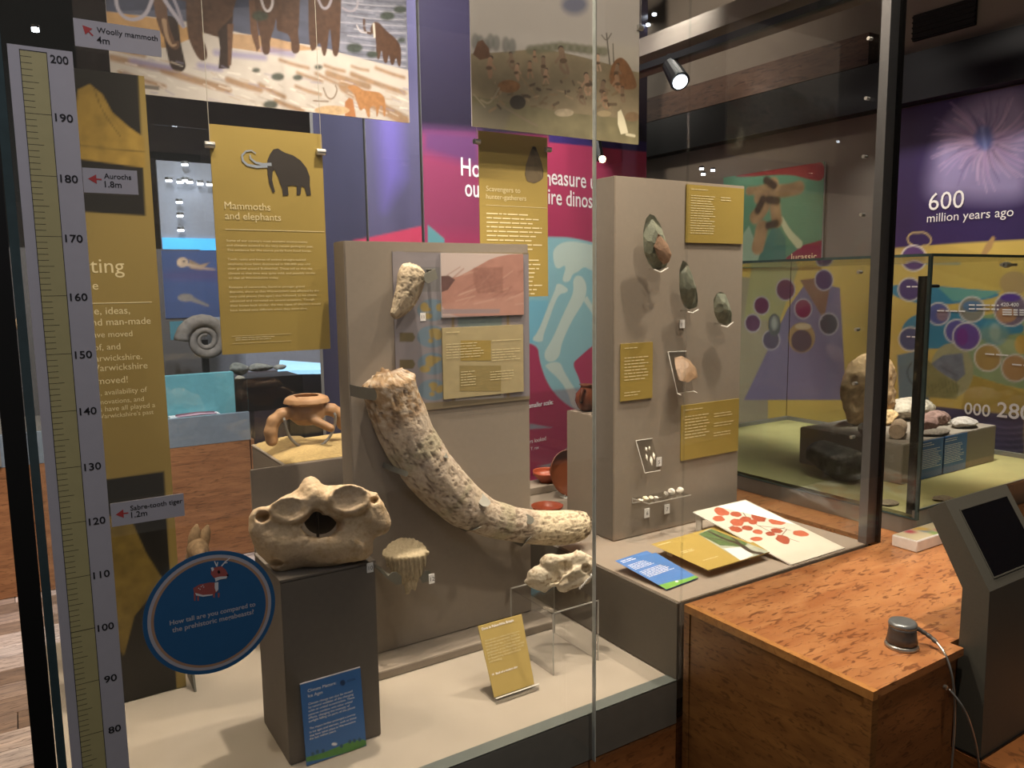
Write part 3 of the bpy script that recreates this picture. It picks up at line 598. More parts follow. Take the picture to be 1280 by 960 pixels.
p.line([(205, 26), (208, 45), (214, 58), (220, 56)], (6, 2), '#9c8062')
mam([(310, -60), (376, -60), (374, 30), (372, 40), (376, 66), (364, 68), (363, 44), (352, 40), (345, 38), (346, 20), (320, 15)]); mam([(314, -10), (346, -10), (345, 30), (337, 50), (338, 68), (328, 69), (326, 50), (320, 20)]); mam([(311, 0), (318, 0), (325, 60), (321, 65), (313, 40)], '#5c4130')
p.line([(325, -6), (330, 12), (336, 15), (341, 6), (340, -8)], 3, '#aaa6aa')
mam([(386, -60), (428, -60), (426, 20), (424, 70), (416, 71), (414, 50), (412, 30), (408, 70), (403, 70), (400, 50), (393, 64), (387, 63), (385, 20)]); p.line([(398, 0), (403, 11), (410, 10), (414, 0)], 3, '#8d8a96'); p.line([(428, 10), (438, 16), (447, 10), (447, -4)], 2.4, '#8d8a96')
mam([(461, 40), (466, 27), (474, 28), (482, 38), (495, 48), (502, 60), (501, 84), (497, 83), (495, 70), (492, 82), (488, 81), (486, 66), (484, 80), (479, 78), (477, 60), (474, 76), (470, 72), (470, 45)]); p.line([(463, 42), (456, 40), (455, 32), (455, 25)], 3, MBn); p.line([(467, 30), (468, 46)], 2, '#c8c2b8'); p.line([(446, 32), (450, 40), (458, 41)], 1.4, '#b8b4b8')
for k in range(150):
    g_ = random.Random(900+k); x_ = g_.uniform(145, 505); yy = 66+(x_-140)*.11+g_.uniform(0, 50)*(1 if x_ < 400 else .9)
    p.line([(x_, yy), (x_+g_.uniform(4, 16), yy+g_.uniform(1, 6))], g_.uniform(.6, 1.8), g_.choice(['#8f867c', '#d6d0c8', '#a08a70', '#7f7c98', '#e0dcd4']), .6, soft=.005)
for k in range(110):
    g_ = random.Random(500+k); x_ = g_.uniform(385, 505); yy = g_.uniform(-15, 66+(x_-385)*.2); p.line([(x_, yy), (x_+g_.uniform(4, 12), yy+g_.uniform(-1, 2))], g_.uniform(.5, 1.4), g_.choice(['#9a9eae', '#50566c', '#7c8296']), .6, soft=.005) if (yy < 20+(x_-385)*.2 and (x_ > 430 and not (455 < x_ < 503 and yy > 22))) else None
for (a, b, r_) in [(443, 60, 10), (465, 68, 7), (484, 20, 9), (500, 12, 8), (502, 50, 5), (320, 88, 5), (347, 96, 8), (372, 97, 6), (398, 84, 5), (338, 131, 9), (158, 111, 7), (325, 20, 10)]: p.ell(a, b, r_, r_*.62, '#2f3a30', .9, soft=.008, nz=.5, sc=120)
L_ = '#a0703f'
p.poly([(433, 110), (437, 106), (446, 107), (454, 113), (466, 114), (476, 116), (482, 124), (482, 146), (479, 146), (478, 132), (474, 133), (472, 146), (470, 146), (470, 132), (462, 133), (463, 147), (459, 147), (456, 134), (450, 140), (446, 128), (442, 116)], L_, nz=.25, sc=120)
p.poly([(431, 128), (436, 122), (441, 124), (445, 147), (431, 146)], '#a56c3c', nz=.2); p.ell(415, 138, 22, 6, '#b79a72', nz=.25, sc=120); p.line([(404, 110), (409, 123), (417, 124), (422, 112), (419, 107)], 1.4, '#6b543c'); p.line([(392, 126), (410, 127)], 1.6, '#6b543c')
p.poly([(157, 103), (199, 108), (199, 113), (157, 108)], '#6c6660')
p.build('print', t1)
for cx in (155, 400): 
    pass
YH = 2.30
F2, w2, h2, t2 = hang('hanging_panel', 'gold hanging panel titled Mammoths and elephants', [(261, 155), (404, 168), (412, 436), (278, 441)], YH, '', cat='panel')
w2 = at(405, 300, y=YH)[0]-F2.o[0]+.006
for o in list(t2.children): bpy.data.objects.remove(o)
mb = MB(); F2.slab(mb, 0, 0, w2, h2, .004); mb.build('board', MT['gold'], t2)
for cx, py_ in ((262, 181), (401, 190)):
    q = at(cx, py_, y=YH-.006); MB().tube([q+(-.013, 0, 0), q+(.013, 0, 0)], .009, 12).build('clamp', MT['steel'], t2); MB().tube([q+(0, -.004, 0), (q[0], q[1]-.004, ZT)], .0009, 6).build('wire', MT['cable'], t2)
E = lambda x_, y_: (190+x_*.375, 120+y_*.375)
def sil(pts, m, d, nm, par, F_, conv=E, w=None):
    P = [F_.uv(*conv(*q)) for q in pts]; MB().add([F_.p(a[0], a[1], d) for a in P], [tuple(range(len(P)))]).build(nm, m, par)
MK = mat('dark_umber_print', '#2a231d', .6)
sil([(384, 215), (392, 195), (404, 178), (420, 175), (430, 182), (445, 190), (470, 198), (495, 215), (515, 240), (526, 270), (526, 300), (530, 330), (516, 332), (508, 305), (498, 300), (495, 328), (482, 330), (482, 300), (465, 298), (452, 300), (455, 330), (436, 333), (434, 310), (428, 295), (420, 270), (408, 245), (402, 250), (400, 280), (410, 320), (402, 322), (390, 290), (384, 245)], MK, .0012, 'mammoth_silhouette', t2, F2)
def ribbon(pts, wpx, m, d, nm, par, F_, conv):
    P = np.array([F_.uv(*conv(*q)) for q in pts]); k = np.hypot(*(F_.uv(*conv(1, 0))-F_.uv(*conv(0, 0)))); T = np.gradient(P, axis=0); T /= np.linalg.norm(T, axis=1)[:, None]; N_ = np.c_[-T[:, 1], T[:, 0]]
    ww = np.linspace(wpx, wpx*.4, len(P))*k/2; V = [F_.p(*(P[i]+N_[i]*ww[i]), d) for i in range(len(P))]+[F_.p(*(P[i]-N_[i]*ww[i]), d) for i in range(len(P))]; n = len(P)
    MB().add(V, [(i, i+1, n+i+1, n+i) for i in range(n-1)]).build(nm, m, par)
ribbon([(398, 228), (370, 228), (345, 222), (328, 208), (326, 196)], 12, MT['greyink'], .0015, 'tusk_print', t2, F2, E)
ribbon([(384, 234), (350, 236), (318, 230), (302, 215), (300, 198), (312, 184), (332, 182), (346, 192)], 11, MT['greyink'], .0016, 'tusk_print', t2, F2, E)
for s_, a, b in (('Mammoths', (242, 376), (395, 384)), ('and elephants', (244, 410), (430, 418))): ptext(F2, s_, E(*a), E(*b), MT['cream'], t2)
body = ['Some of our county\'s most extreme environments', 'and climates existed in the very recent geological past.', 'The evidence for this comes partly from fossil bones.', '',
        'Teeth, tusks and bones of extinct straight-tusked', 'elephants have been discovered in 500,000 year-old', 'river gravel around Bubbenhall. These tell us that the', 'climate at that time was quite mild, and possibly similar', 'to that of Warwickshire today.', '',
        'Remains of mammoths, found in younger gravel', 'deposits, show us that Warwickshire was affected by the', 'very cold phases (\'ice ages\') that followed, as ice sheets', 'advanced and retreated on several occasions. Though', 'their bones look similar, the two types of elephant would', 'have looked very different when they were alive.']
a0 = F2.uv(*E(248, 485)); a1 = F2.uv(*E(262, 718)); lh = (a0[1]-a1[1])/(len(body)-1)
for i, s_ in enumerate(body):
    if s_: text(F2, s_, a0[0], a0[1]-i*lh, MT['cream'], t2, h=lh*.46, xs=1.3, name='text_line')
q = F2.uv(*E(244, 444)); mb = MB(); F2.slab(mb, q[0], q[1]-.0008, w2-.004, q[1]+.0008, .0002, .001); mb.build('rule', MT['cream'], t2)
q = F2.uv(*E(266, 806)); greek(F2, q[0]+.01, q[1], .13, 2, .006, MT['cream'], t2, 5)
mb = MB(); 
for (a, b, c, dd) in ((0, .004, .17, .0048), (0, -.017, .17, -.0162)): F2.slab(mb, q[0]+a, q[1]+b, q[0]+c, q[1]+dd, .0002, .001)
mb.build('credit_box', MT['cream'], t2)

YS = 2.5
F3, w3, h3, t3 = hang('poster', 'sepia hanging poster of an ancient people butchering game beside huts', [(590, 150), (798, 181), (799, -5), (590, -60)], YS, '', mk='white')
p = Paint(F3, w3, h3, .0032, '#a5a09a'); p.C *= (.9+.2*p.n(6, 2))[..., None]
p.poly([(590, -70), (810, -40), (800, 60), (590, 40)], '#96918b', .5, soft=.05); p.ell(718, 6, 16, 12, '#4a5272', .8, soft=.03); p.poly([(740, 50), (800, 60), (800, 90), (740, 90)], '#a39d8c', .6, soft=.05)
p.poly([(590, 68), (640, 64), (680, 60), (740, 74), (800, 92), (850, 100), (850, 220), (540, 190), (540, 66)], '#82755a', nz=.2, sc=25)
p.poly([(590, 120), (650, 130), (700, 140), (800, 150), (800, 190), (590, 165)], '#736c4e', nz=.3, sc=20); p.poly([(590, 130), (640, 135), (630, 165), (590, 160)], '#6f6858', .8, soft=.02)
for (x_, yy) in [(607, 52), (613, 46), (620, 48), (632, 50), (640, 52), (594, 46), (600, 48)]: p.ell(x_, yy+6, 5, 10, '#5d605c', .7, soft=.012)
for x_ in range(664, 760, 9): p.ell(x_, 58+abs(x_-700)*.12, 7, 6, '#66664f', .8, soft=.012, nz=.2)
p.poly([(591, 68), (597, 52), (603, 50), (611, 60), (613, 72), (600, 75)], '#5e3f28', nz=.3); p.poly([(760, 105), (764, 80), (775, 70), (785, 78), (794, 98), (797, 112), (775, 112)], '#7a5433', nz=.3, sc=80)
p.line([(758, 42), (762, 80)], 1.5, '#4c463e'); p.line([(766, 55), (767, 78)], 1.2, '#4c463e'); p.line([(752, 44), (758, 52), (764, 42)], 1.2, '#5c564e')
rg = random.Random(3)
def person(x_, yy, s_, lean):
    c1 = rg.choice(['#a58468', '#967458', '#b39478', '#7d6650']); p.ell(x_+lean*2*s_, yy-9*s_, 2.2*s_, 2.4*s_, '#3c3028')
    p.line([(x_+lean*1.5*s_, yy-7*s_), (x_, yy)], 4.6*s_, c1, nz=.2); p.line([(x_, yy), (x_-2*s_+lean*2, yy+5*s_), (x_+rg.uniform(-3, 3)*s_, yy+10*s_)], 2.2*s_, c1); p.line([(x_, yy), (x_+3*s_, yy+5*s_), (x_+rg.uniform(1, 5)*s_, yy+10*s_)], 2.2*s_, c1)
    p.line([(x_+lean, yy-6*s_), (x_+4*s_*lean, yy-1*s_), (x_+6*s_*lean, yy+2*s_)], 1.7*s_, c1); p.ell(x_, yy+1, 3*s_, 2*s_, '#5d4a36')
for (x_, yy, s_, l_) in [(611, 84, 1.3, 1), (640, 76, 1, -1), (645, 90, 1, 1), (662, 87, 1, 0), (679, 82, 1.1, 0), (668, 70, .7, 0), (704, 75, 1.6, -1), (681, 95, .9, 1), (735, 105, 1.3, -1), (747, 78, 1, 0), (752, 113, 1.2, 1), (770, 90, 1, 1), (772, 104, 1.1, -1), (757, 125, 1, -1), (727, 120, 1, -1), (778, 118, .9, 0)]: person(x_, yy, s_, l_)
for k in range(60):
    x_, yy = rg.uniform(615, 770), rg.uniform(98, 135); p.line([(x_, yy), (x_+rg.uniform(-9, 9), yy+rg.uniform(-4, 5))], rg.uniform(1, 3), rg.choice(['#8c7254', '#5b4a38', '#a08a6a', '#473a2e', '#736044']), .8, nz=.2)
p.ell(647, 128, 10, 9, '#3f372e'); p.ell(636, 108, 14, 8, '#8c6238', nz=.3); p.line([(619, 127), (660, 152), (671, 157)], 2.4, '#81725c'); p.line([(592, 118), (606, 134)], 1.6, '#93886f'); p.line([(601, 125), (612, 131), (624, 110)], 2, '#93886f'); p.line([(648, 92), (668, 118)], 2, '#8a7656')
p.ell(705, 141, 12, 5, '#a89a7e', nz=.3); p.ell(755, 142, 9, 4, '#9a8a66'); p.poly([(772, 140), (776, 137), (781, 150), (785, 166), (776, 168), (772, 155)], '#cfc8a8'); p.line([(783, 168), (793, 170)], 2.5, '#bfb898'); p.ell(790, 146, 9, 6, '#7a6246', nz=.2)
p.build('print', t3)
for cx, py_ in ((800, 35),):
    q = at(cx, py_, y=YS-.006); MB().tube([q+(-.013, 0, 0), q+(.013, 0, 0)], .010, 12).build('clamp', MT['steel'], t3); MB().tube([q+(.004, 0, 0), (q[0]+.004, q[1], ZT)], .0009, 6).build('wire', MT['cable'], t3)

YV = 2.6
F4, w4, h4, t4 = hang('hanging_panel', 'gold hanging panel titled Scavengers to hunter-gatherers', [(598, 163), (684, 173), (684, 370), (606, 372)], YV, '', cat='panel')
for cx, py_ in ((596, 177), (685, 187)):
    q = at(cx, py_, y=YV-.006); MB().tube([q+(-.013, 0, 0), q+(.013, 0, 0)], .010, 12).build('clamp', MT['steel'], t4); MB().tube([q, (q[0], q[1], ZT)], .0009, 6).build('wire', MT['cable'], t4)
E4 = lambda x_, y_: (520+x_/4.8, 160+y_/4.8)
qa = [(702, 108), (716, 112), (732, 150), (750, 200), (762, 250), (764, 295), (745, 318), (700, 333), (665, 318), (654, 280), (656, 235), (672, 180), (688, 135)]
Fq = Frame(F4.p(0, 0, .002)); 
knapped('axe_picture', '', F4, [E4(*q_) for q_ in qa], .0012, 5, lambda a, b: np.array(srgb('#6e5f45')), 20, m='print', parent=t4, d=.001)
for s_, a, b in (('Scavengers to', (420, 378), (625, 390)), ('hunter-gatherers', (420, 424), (660, 440))): ptext(F4, s_, E4(*a), E4(*b), MT['cream'], t4)
q = F4.uv(*E4(420, 462)); mb = MB(); F4.slab(mb, q[0], q[1]-.0008, w4-.004, q[1]+.0008, .0002, .001); mb.build('rule', MT['cream'], t4)
q = F4.uv(*E4(422, 508)); greek(F4, q[0], q[1], w4-q[0]-.03, 9, .0165, MT['cream'], t4, 2); greek(F4, q[0], q[1]-.175, w4-q[0]-.03, 9, .0165, MT['cream'], t4, 3)

# ---- flat labels fixed to the boards
def label(name, lab, corners, Y, m, parent_cat='label', t=.006, title=None, paras=(), cm='cream', off=0, group=None):
    F_, w, h = yframe(corners, Y-.0005); F_.o[1] -= off; th = thing(name, lab, parent_cat, F_.p(w/2, 0), group); mb = MB(); F_.slab(mb, 0, 0, w, h, t-.001, t); mb.build('board', MT[m] if isinstance(m, str) else m, th)
    d = t+.0008
    if title: text(F_, title, .07*w, h*.93-.014, MT['whiteink'], th, width=w*.5, d=d, name='title', bold=.02)
    for i, (a, b, ww, nl, lh) in enumerate(paras): greek(F_, a*w, b*h, ww*w, nl, lh*h, MT[cm], th, i+3, d=d)
    return F_, w, h, th
label('wall_label', 'gold label at the top right corner of the hand axe panel', [(857, 233), (927, 236), (927, 305), (857, 301)], 2.09, 'gold', title=None, paras=[(.07, .93, .3, 1, .04), (.07, .82, .42, 16, .043), (.58, .82, .2, 2, .045)])
label('wall_label', 'narrow gold label low on the left of the hand axe panel', [(775, 430), (814, 430), (814, 497), (775, 499)], 2.09, 'gold', paras=[(.1, .93, .4, 1, .05), (.1, .76, .75, 8, .055), (.1, .15, .5, 2, .05)])
label('wall_label', 'gold label lower right on the hand axe panel above the leaf print', [(851, 507), (921, 501), (921, 563), (851, 573)], 2.09, 'gold', paras=[(.05, .92, .3, 1, .05), (.05, .8, .42, 8, .055), (.55, .78, .35, 2, .05), (.55, .6, .35, 2, .05), (.55, .42, .3, 2, .05)])
# board graphics on the tusk board, with a reflection painted among them
Fm, wm, hm, tm = label('panel_reflection', 'pale lilac timeline panel with small globe maps on the tusk board', [(492, 316), (660, 316), (660, 499), (496, 516)], YB, mat('lilac_grey_reflection', '#8f8890', .6), 'panel', .003)  # a reflection in the front glass, painted as a panel on the board
wm = bx1-.002-Fm.o[0]
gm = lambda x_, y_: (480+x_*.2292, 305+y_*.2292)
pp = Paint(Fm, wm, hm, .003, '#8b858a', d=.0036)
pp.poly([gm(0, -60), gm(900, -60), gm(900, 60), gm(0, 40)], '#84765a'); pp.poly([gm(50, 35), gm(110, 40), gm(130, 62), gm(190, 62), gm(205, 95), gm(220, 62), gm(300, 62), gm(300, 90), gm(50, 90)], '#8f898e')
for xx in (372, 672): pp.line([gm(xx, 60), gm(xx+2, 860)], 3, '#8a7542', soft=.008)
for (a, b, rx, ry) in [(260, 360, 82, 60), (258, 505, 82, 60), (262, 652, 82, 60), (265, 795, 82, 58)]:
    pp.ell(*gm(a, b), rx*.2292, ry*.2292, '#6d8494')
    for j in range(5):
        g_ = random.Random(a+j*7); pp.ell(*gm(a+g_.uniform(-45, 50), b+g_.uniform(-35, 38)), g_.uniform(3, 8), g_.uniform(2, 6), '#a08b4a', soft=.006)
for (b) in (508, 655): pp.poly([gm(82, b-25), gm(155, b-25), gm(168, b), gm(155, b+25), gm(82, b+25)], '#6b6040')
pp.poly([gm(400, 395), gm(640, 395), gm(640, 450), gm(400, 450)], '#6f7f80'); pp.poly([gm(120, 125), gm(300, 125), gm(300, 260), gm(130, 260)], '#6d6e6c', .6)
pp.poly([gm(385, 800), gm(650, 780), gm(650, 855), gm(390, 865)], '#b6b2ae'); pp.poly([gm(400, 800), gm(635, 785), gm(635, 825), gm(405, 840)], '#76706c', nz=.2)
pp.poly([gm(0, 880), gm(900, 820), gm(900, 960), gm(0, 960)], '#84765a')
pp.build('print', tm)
Fq, wq, hq, tq = label('photo_print', 'photograph of a pink quarry hillside mounted on the tusk board', [(550, 316.5), (652, 318), (652.5, 393), (551, 397)], YB, 'white', 'picture', .009)
pq = Paint(Fq, wq, hq, .0026, '#c9b7b0', d=.0098)
pq.poly([gm(300, 180), gm(380, 188), gm(470, 140), gm(620, 55), gm(900, 50), gm(900, 420), gm(300, 420)], '#b38070', nz=.14, sc=40)
for k in range(34):
    g_ = random.Random(k); x_ = g_.uniform(330, 740); yy = g_.uniform(150, 340); pq.line([gm(x_, yy), gm(x_+g_.uniform(40, 120), yy-g_.uniform(15, 60))], g_.uniform(.6, 1.8), g_.choice(['#9c6a5c', '#c89a86', '#a5766a', '#cfa592']), .7, soft=.005)
pq.poly([gm(480, 130), gm(640, 125), gm(640, 265), gm(500, 268), gm(478, 200)], '#8f6054', .6, nz=.35, sc=120, soft=.006); pq.poly([gm(300, 175), gm(345, 172), gm(380, 195), gm(340, 250), gm(300, 265)], '#6a4c48', nz=.2)
pq.poly([gm(300, 355), gm(625, 355), gm(620, 378), gm(300, 382)], '#7d8290', .9); pq.poly([gm(300, 330), gm(760, 270), gm(760, 400), gm(300, 400)], '#c99a88', .35, soft=.01); pq.poly([gm(300, 390), gm(760, 388), gm(760, 400), gm(300, 400)], '#6f7080', .5)
pq.build('print', tq)
Fr, wr_, hr, tr_ = label('wall_label', 'pale yellow label under the quarry photograph on the tusk board', [(552, 410), (652, 412), (652.5, 489), (553, 497)], YB, mat('pale_khaki_print', '#b0a070', .6), t=.009)
for (a, b, c, dd, col) in ((410, 525, 575, 635, '#a58c34'), (405, 662, 630, 800, '#97854a')):
    P = [Fr.uv(*gm(*q)) for q in ((a, b), (c, b), (c, dd), (a, dd))]; MB().add([Fr.p(q[0], q[1], .0095) for q in P], [(3, 2, 1, 0)][::-1]).build('reflected_box', mat('ochre_reflection', col, .6), tr_)  # ochre boxes paint in more of the reflected panel
for (a, b, w_, n_) in ((330, 480, .18, 1), (330, 545, .45, 6), (580, 525, .38, 1), (580, 575, .36, 5), (410, 695, .18, 6), (570, 695, .3, 4)):
    q = Fr.uv(*gm(a, b)); greek(Fr, q[0], q[1], w_*wr_, n_, .0085, MT['cream'], tr_, a, d=.0102)

# numbered tags
def tag(px, py, Y, s_, lab, wpx=9, z=None):
    F_, w, h = yframe([(px-wpx/2, py-5), (px+wpx/2, py+5)], Y); t = thing('number_tag', lab, 'tag', F_.p(w/2, 0)); mb = MB(); F_.slab(mb, 0, 0, w, h, .0035, .0045); mb.build('cube', MT['whiteink'], t)
    text(F_, s_, w*.3 if len(s_) < 2 else w*.2, h*.28, MT['ink'], t, h=h*.42, d=.0052, name='number')
tag(462, 709, 1.797, '10', 'small white tag numbered 10 on the plinth corner', 8)
tag(528, 396, YB-.0006, '11', 'small white tag numbered 11 under the upper tusk fragment', 7)
tag(539, 723, 2.045, '12', 'small white tag right of the mammoth tooth', 7)
tag(852, 405, 2.0895, '1', 'small white tag under the middle hand axe', 6); tag(823, 577, 2.0895, '5', 'small white tag beside the flint sliver mount', 6)
tag(808, 641, 2.0895, '6', 'left of two small white tags under the acrylic shelf', 6); tag(833, 636, 2.0895, '7', 'right of two small white tags under the acrylic shelf', 6)

# ---- standing labels
cl = thing('leaning_label', 'blue Climate Matters label leaning on the front of the plinth', 'label', (.59, 1.78, ZF+.001))
A = at(383, 950, y=1.772); B = at(455, 927, y=1.772); Tt = at(378, 855, y=1.793)
Fc = Frame((A[0], A[1], ZF+.002), (B[0]-A[0], 0, 0), (0, 1.7935-A[1], Tt[2]-ZF-.003)); wc = at(451, 838, y=1.79)[0]-A[0]; hc = np.linalg.norm([1.7935-A[1], Tt[2]-ZF-.003])
mb = MB(); Fc.slab(mb, 0, 0, wc, hc, .003, 0); mb.build('board', MT['bluel'], cl); mb = MB(); Fc.slab(mb, 0, hc, wc, hc+.002, .004, .0005); mb.build('top_edge', MT['white'], cl)
ps = Paint(Fc, wc, hc, .002, '#2f6fb3'); ce = lambda x_, y_: (370+x_*.1302, 830+y_*.1302)
ps.poly([ce(60, 905), ce(150, 880), ce(200, 865), ce(260, 850), ce(320, 825), ce(400, 795), ce(520, 740), ce(680, 715), ce(680, 800), ce(60, 960)], '#4f8f3a', nz=.2)
for (a, b) in ((160, 850), (205, 828), (260, 822), (435, 775), (515, 732), (560, 722), (610, 712)): ps.ell(*ce(a, b+12), 2, 2.4, '#2a5c78')
ps.ell(*ce(368, 768), 3.5, 1.8, '#e8eef0'); ps.ell(*ce(447, 180), 3.2, 3.6, '#1c3c66'); ps.build('print', cl)
for s_, a, b in (('Climate Matters:', (112, 272), (385, 195)), ('Ice Ages', (115, 322), (255, 282)), ('Climate change can also be caused', (118, 395), (540, 270)), ('by natural wobbles of the changing', (120, 428), (550, 300)), ('orbit or orbital eccentricities. There', (120, 462), (560, 332)), ('patterns combine with other orbital', (120, 497), (540, 368)), ('effects, changing the intensity of', (120, 530), (515, 405)), ('sunlight falling on parts of the planet', (120, 562), (568, 430)),
               ('The impact further prolonged a journey', (130, 628), (570, 492)), ('in ice ages and warmer, such as those', (130, 665), (578, 520)), ('that have taken place in Warwickshire', (130, 700), (570, 560)), ('the last million years.', (130, 730), (385, 645))): ptext(Fc, s_, ce(*a), ce(*b), MT['whiteink'], cl, name='text_line')
for r_ in ((490, 160, 565, 150), (490, 172, 570, 160)): ptext(Fc, 'museum group', ce(r_[0], r_[1]), ce(r_[2], r_[3]), MT['ink'], cl, name='text_line')

gs = thing('standing_label', 'gold label about dogs leaning on a clear holder', 'label', (1.13, 1.82, ZF+.001))
BL = at(618, 872, z=ZF+.012); BR = at(668, 855, z=ZF+.012); 
A = np.array([BL[0], BL[1], ZF+.012]); ul = BR[0]-BL[0]
# lean back so the top-left corner falls on its own place
dy = .085; TL = at(597.5, 783, y=A[1]+dy); TR = at(652, 768, y=A[1]+dy)
MB().add([A, (BR[0], A[1], ZF+.012), TR, TL]+[q+np.array([0, .003, 0]) for q in (A, np.array([BR[0], A[1], ZF+.012]), TR, TL)], [(0, 1, 2, 3), (7, 6, 5, 4), (0, 4, 5, 1), (1, 5, 6, 2), (2, 6, 7, 3), (3, 7, 4, 0)]).build('board', MT['goldl'], gs)
Fg = Frame(A, (1, 0, 0), TL*.5+TR*.5-A*.5-np.array([BR[0], A[1], ZF+.012])*.5*1); ge = lambda x_, y_: (590+x_*.1302, 760+y_*.1302)
Fg = Frame(A, (1, 0, 0), (0, dy, TL[2]-A[2]))
ptext(Fg, 'Dogs in Palaeolithic Britain', ge(95, 215), ge(400, 130), MT['whiteink'], gs, name='title', bold=.02)
for i in range(8): ptext(Fg, ['Although there is evidence that dogs were', 'first tamed approximately 30,000 to', '14,000 years ago, in the European', 'late glacial, it is only from the later', 'settlement of the Mesolithic period', 'of Britain that domestic dogs would', 'be found living alongside people', 'and hunting.'][i], ge(122+i*6, 326+i*29), ge((455, 455, 465, 465, 500, 495, 470, 290)[i], (232, 262, 290, 322, 340, 372, 410, 492)[i]), MT['cream'], gs, name='text_line')
ptext(Fg, 'Skull of a modern dog', ge(228, 640), ge(438, 580), MT['whiteink'], gs, name='text_line', bold=.02); ptext(Fg, '14', ge(192, 650), ge(210, 642), MT['whiteink'], gs, name='text_line', bold=.02)
mb = MB().box((A[0]-.005, A[1]-.018, ZF+.001), (BR[0]+.005, A[1]+.075, ZF+.004)).box((A[0]-.005, A[1]-.018, ZF+.004), (BR[0]+.005, A[1]-.014, ZF+.018)); mb.build('clear_holder', MT['acrylic'], gs)
MB().box((A[0]-.005, A[1]-.019, ZF+.017), (BR[0]+.005, A[1]-.014, ZF+.0185)).box((A[0]+.03, A[1]+.02, ZF+.004), (BR[0]-.03, A[1]+.022, ZF+.05)).build('holder_edge', MT['aedge'], gs)

def tilted(name, lab, zb, zt, q4, m, cat, t=.003):
    """board lying tilted: near edge corners and far edge corners in picture points"""
    nl, nr, frr, fl_ = [at(*q, z=z_) for q, z_ in zip(q4, (zb, zb, zt, zt))]; print(name, nl, nr)
    for q in (nl, nr): q[1] = max(q[1], 1.578)
    o = nl; u = nr-nl; w = np.linalg.norm(u); v = fl_-nl; F_ = Frame(o, u, v); h = v@F_.v
    th = thing(name, lab, cat, (*F_.p(w/2, h/2)[:2], ZP+.001)); return F_, w, h, th, (nl, nr, frr, fl_)
def tboard(th, q, m, t=.003):
    n = np.cross(q[1]-q[0], q[3]-q[0]); n /= np.linalg.norm(n); MB().prism(q, -n*t).build('board', m, th)
F5, w5, h5, t5, q5 = tilted('flat_label', 'blue label lying on the platform nearest the front corner', ZP+.006, ZP+.035, [(833, 737), (873, 722), (820, 691), (779, 698)], 0, 'label')
tboard(t5, q5, MT['bluel'])
p5 = Paint(F5, w5, h5, .002, '#3a78c0'); p5.poly([(822, 732), (840, 727), (855, 724), (880, 716), (880, 740), (820, 745)], '#6aa83c', nz=.2); p5.ell(846, 727, 2, 1, '#eef2ee'); p5.build('print', t5)
greek(F5, .012, h5-.012, w5*.45, 2, .009, MT['whiteink'], t5, 1); greek(F5, .012, h5-.045, w5*.8, 5, .0075, MT['whiteink'], t5, 2); greek(F5, .012, h5-.095, w5*.8, 6, .0075, MT['whiteink'], t5, 3)
F6, w6, h6, t6, q6 = tilted('flat_label', 'gold label with a tree photograph lying on a clear stand', ZP+.028, ZP+.04, [(885, 713), (962, 690), (905, 655), (827, 677)], 0, 'label')
tboard(t6, q6, MT['gold'])
p6 = Paint(F6, w6, h6, .0025, '#a88f38')
p6.poly([(873, 668), (926, 701), (975, 690), (908, 650)], '#9da592', nz=.3, sc=60); p6.poly([(873, 668), (905, 655), (938, 676), (930, 684), (900, 682)], '#4c6b3a', nz=.5, sc=90); p6.poly([(905, 686), (925, 684), (942, 694), (926, 701)], '#d6d6d0')
p6.line([(885, 664), (905, 674), (925, 680), (938, 690), (950, 692)], (3, 9), '#3a332b', nz=.3); p6.line([(900, 662), (915, 671), (925, 680)], 3, '#3a332b'); p6.line([(882, 672), (896, 674), (912, 678)], 2, '#4a4338'); p6.build('print', t6)
greek(F6, .015, h6*.93, .06, 1, .012, MT['cream'], t6, 1); greek(F6, .035, h6*.6, .07, 2, .010, MT['cream'], t6, 2); greek(F6, .045, h6*.25, .07, 1, .009, MT['cream'], t6, 4)
sa = F6.p(.03, .03)[:2]; mb = MB()
for (a, b) in ((.05, .05), (w6-.05, .05), (.05, h6-.04), (w6-.05, h6-.04)):
    q = F6.p(a, b, -.004); mb.box((q[0]-.002, q[1]-.012, ZP+.001), (q[0]+.002, q[1]+.012, q[2]))
mb.build('clear_stand', MT['aedge'], t6)
F7, w7, h7, t7, q7 = tilted('picture_board', 'white board printed with red brown leaves on a clear stand', ZP+.004, ZP+.075, [(989, 706), (1056, 685), (932, 626), (866, 640)], 0, 'picture')
tboard(t7, q7, MT['whiteink'])
p7 = Paint(F7, w7, h7, .0022, '#c9c4b2'); lg = lambda x_, y_: (770+x_*.2344, 620+y_*.2344)
p7.poly([lg(930, 300), lg(1220, 270), lg(960, 380), lg(860, 330)], '#bdb8a6', .6, soft=.03)
for pts in ([(660, 60), (690, 110), (720, 135), (760, 160), (850, 205), (975, 245)], [(710, 130), (650, 150), (600, 170)], [(760, 160), (900, 175), (930, 185)], [(880, 215), (910, 180)], [(830, 190), (900, 170)]): p7.line([lg(*q) for q in pts], 1., '#5a3a28')
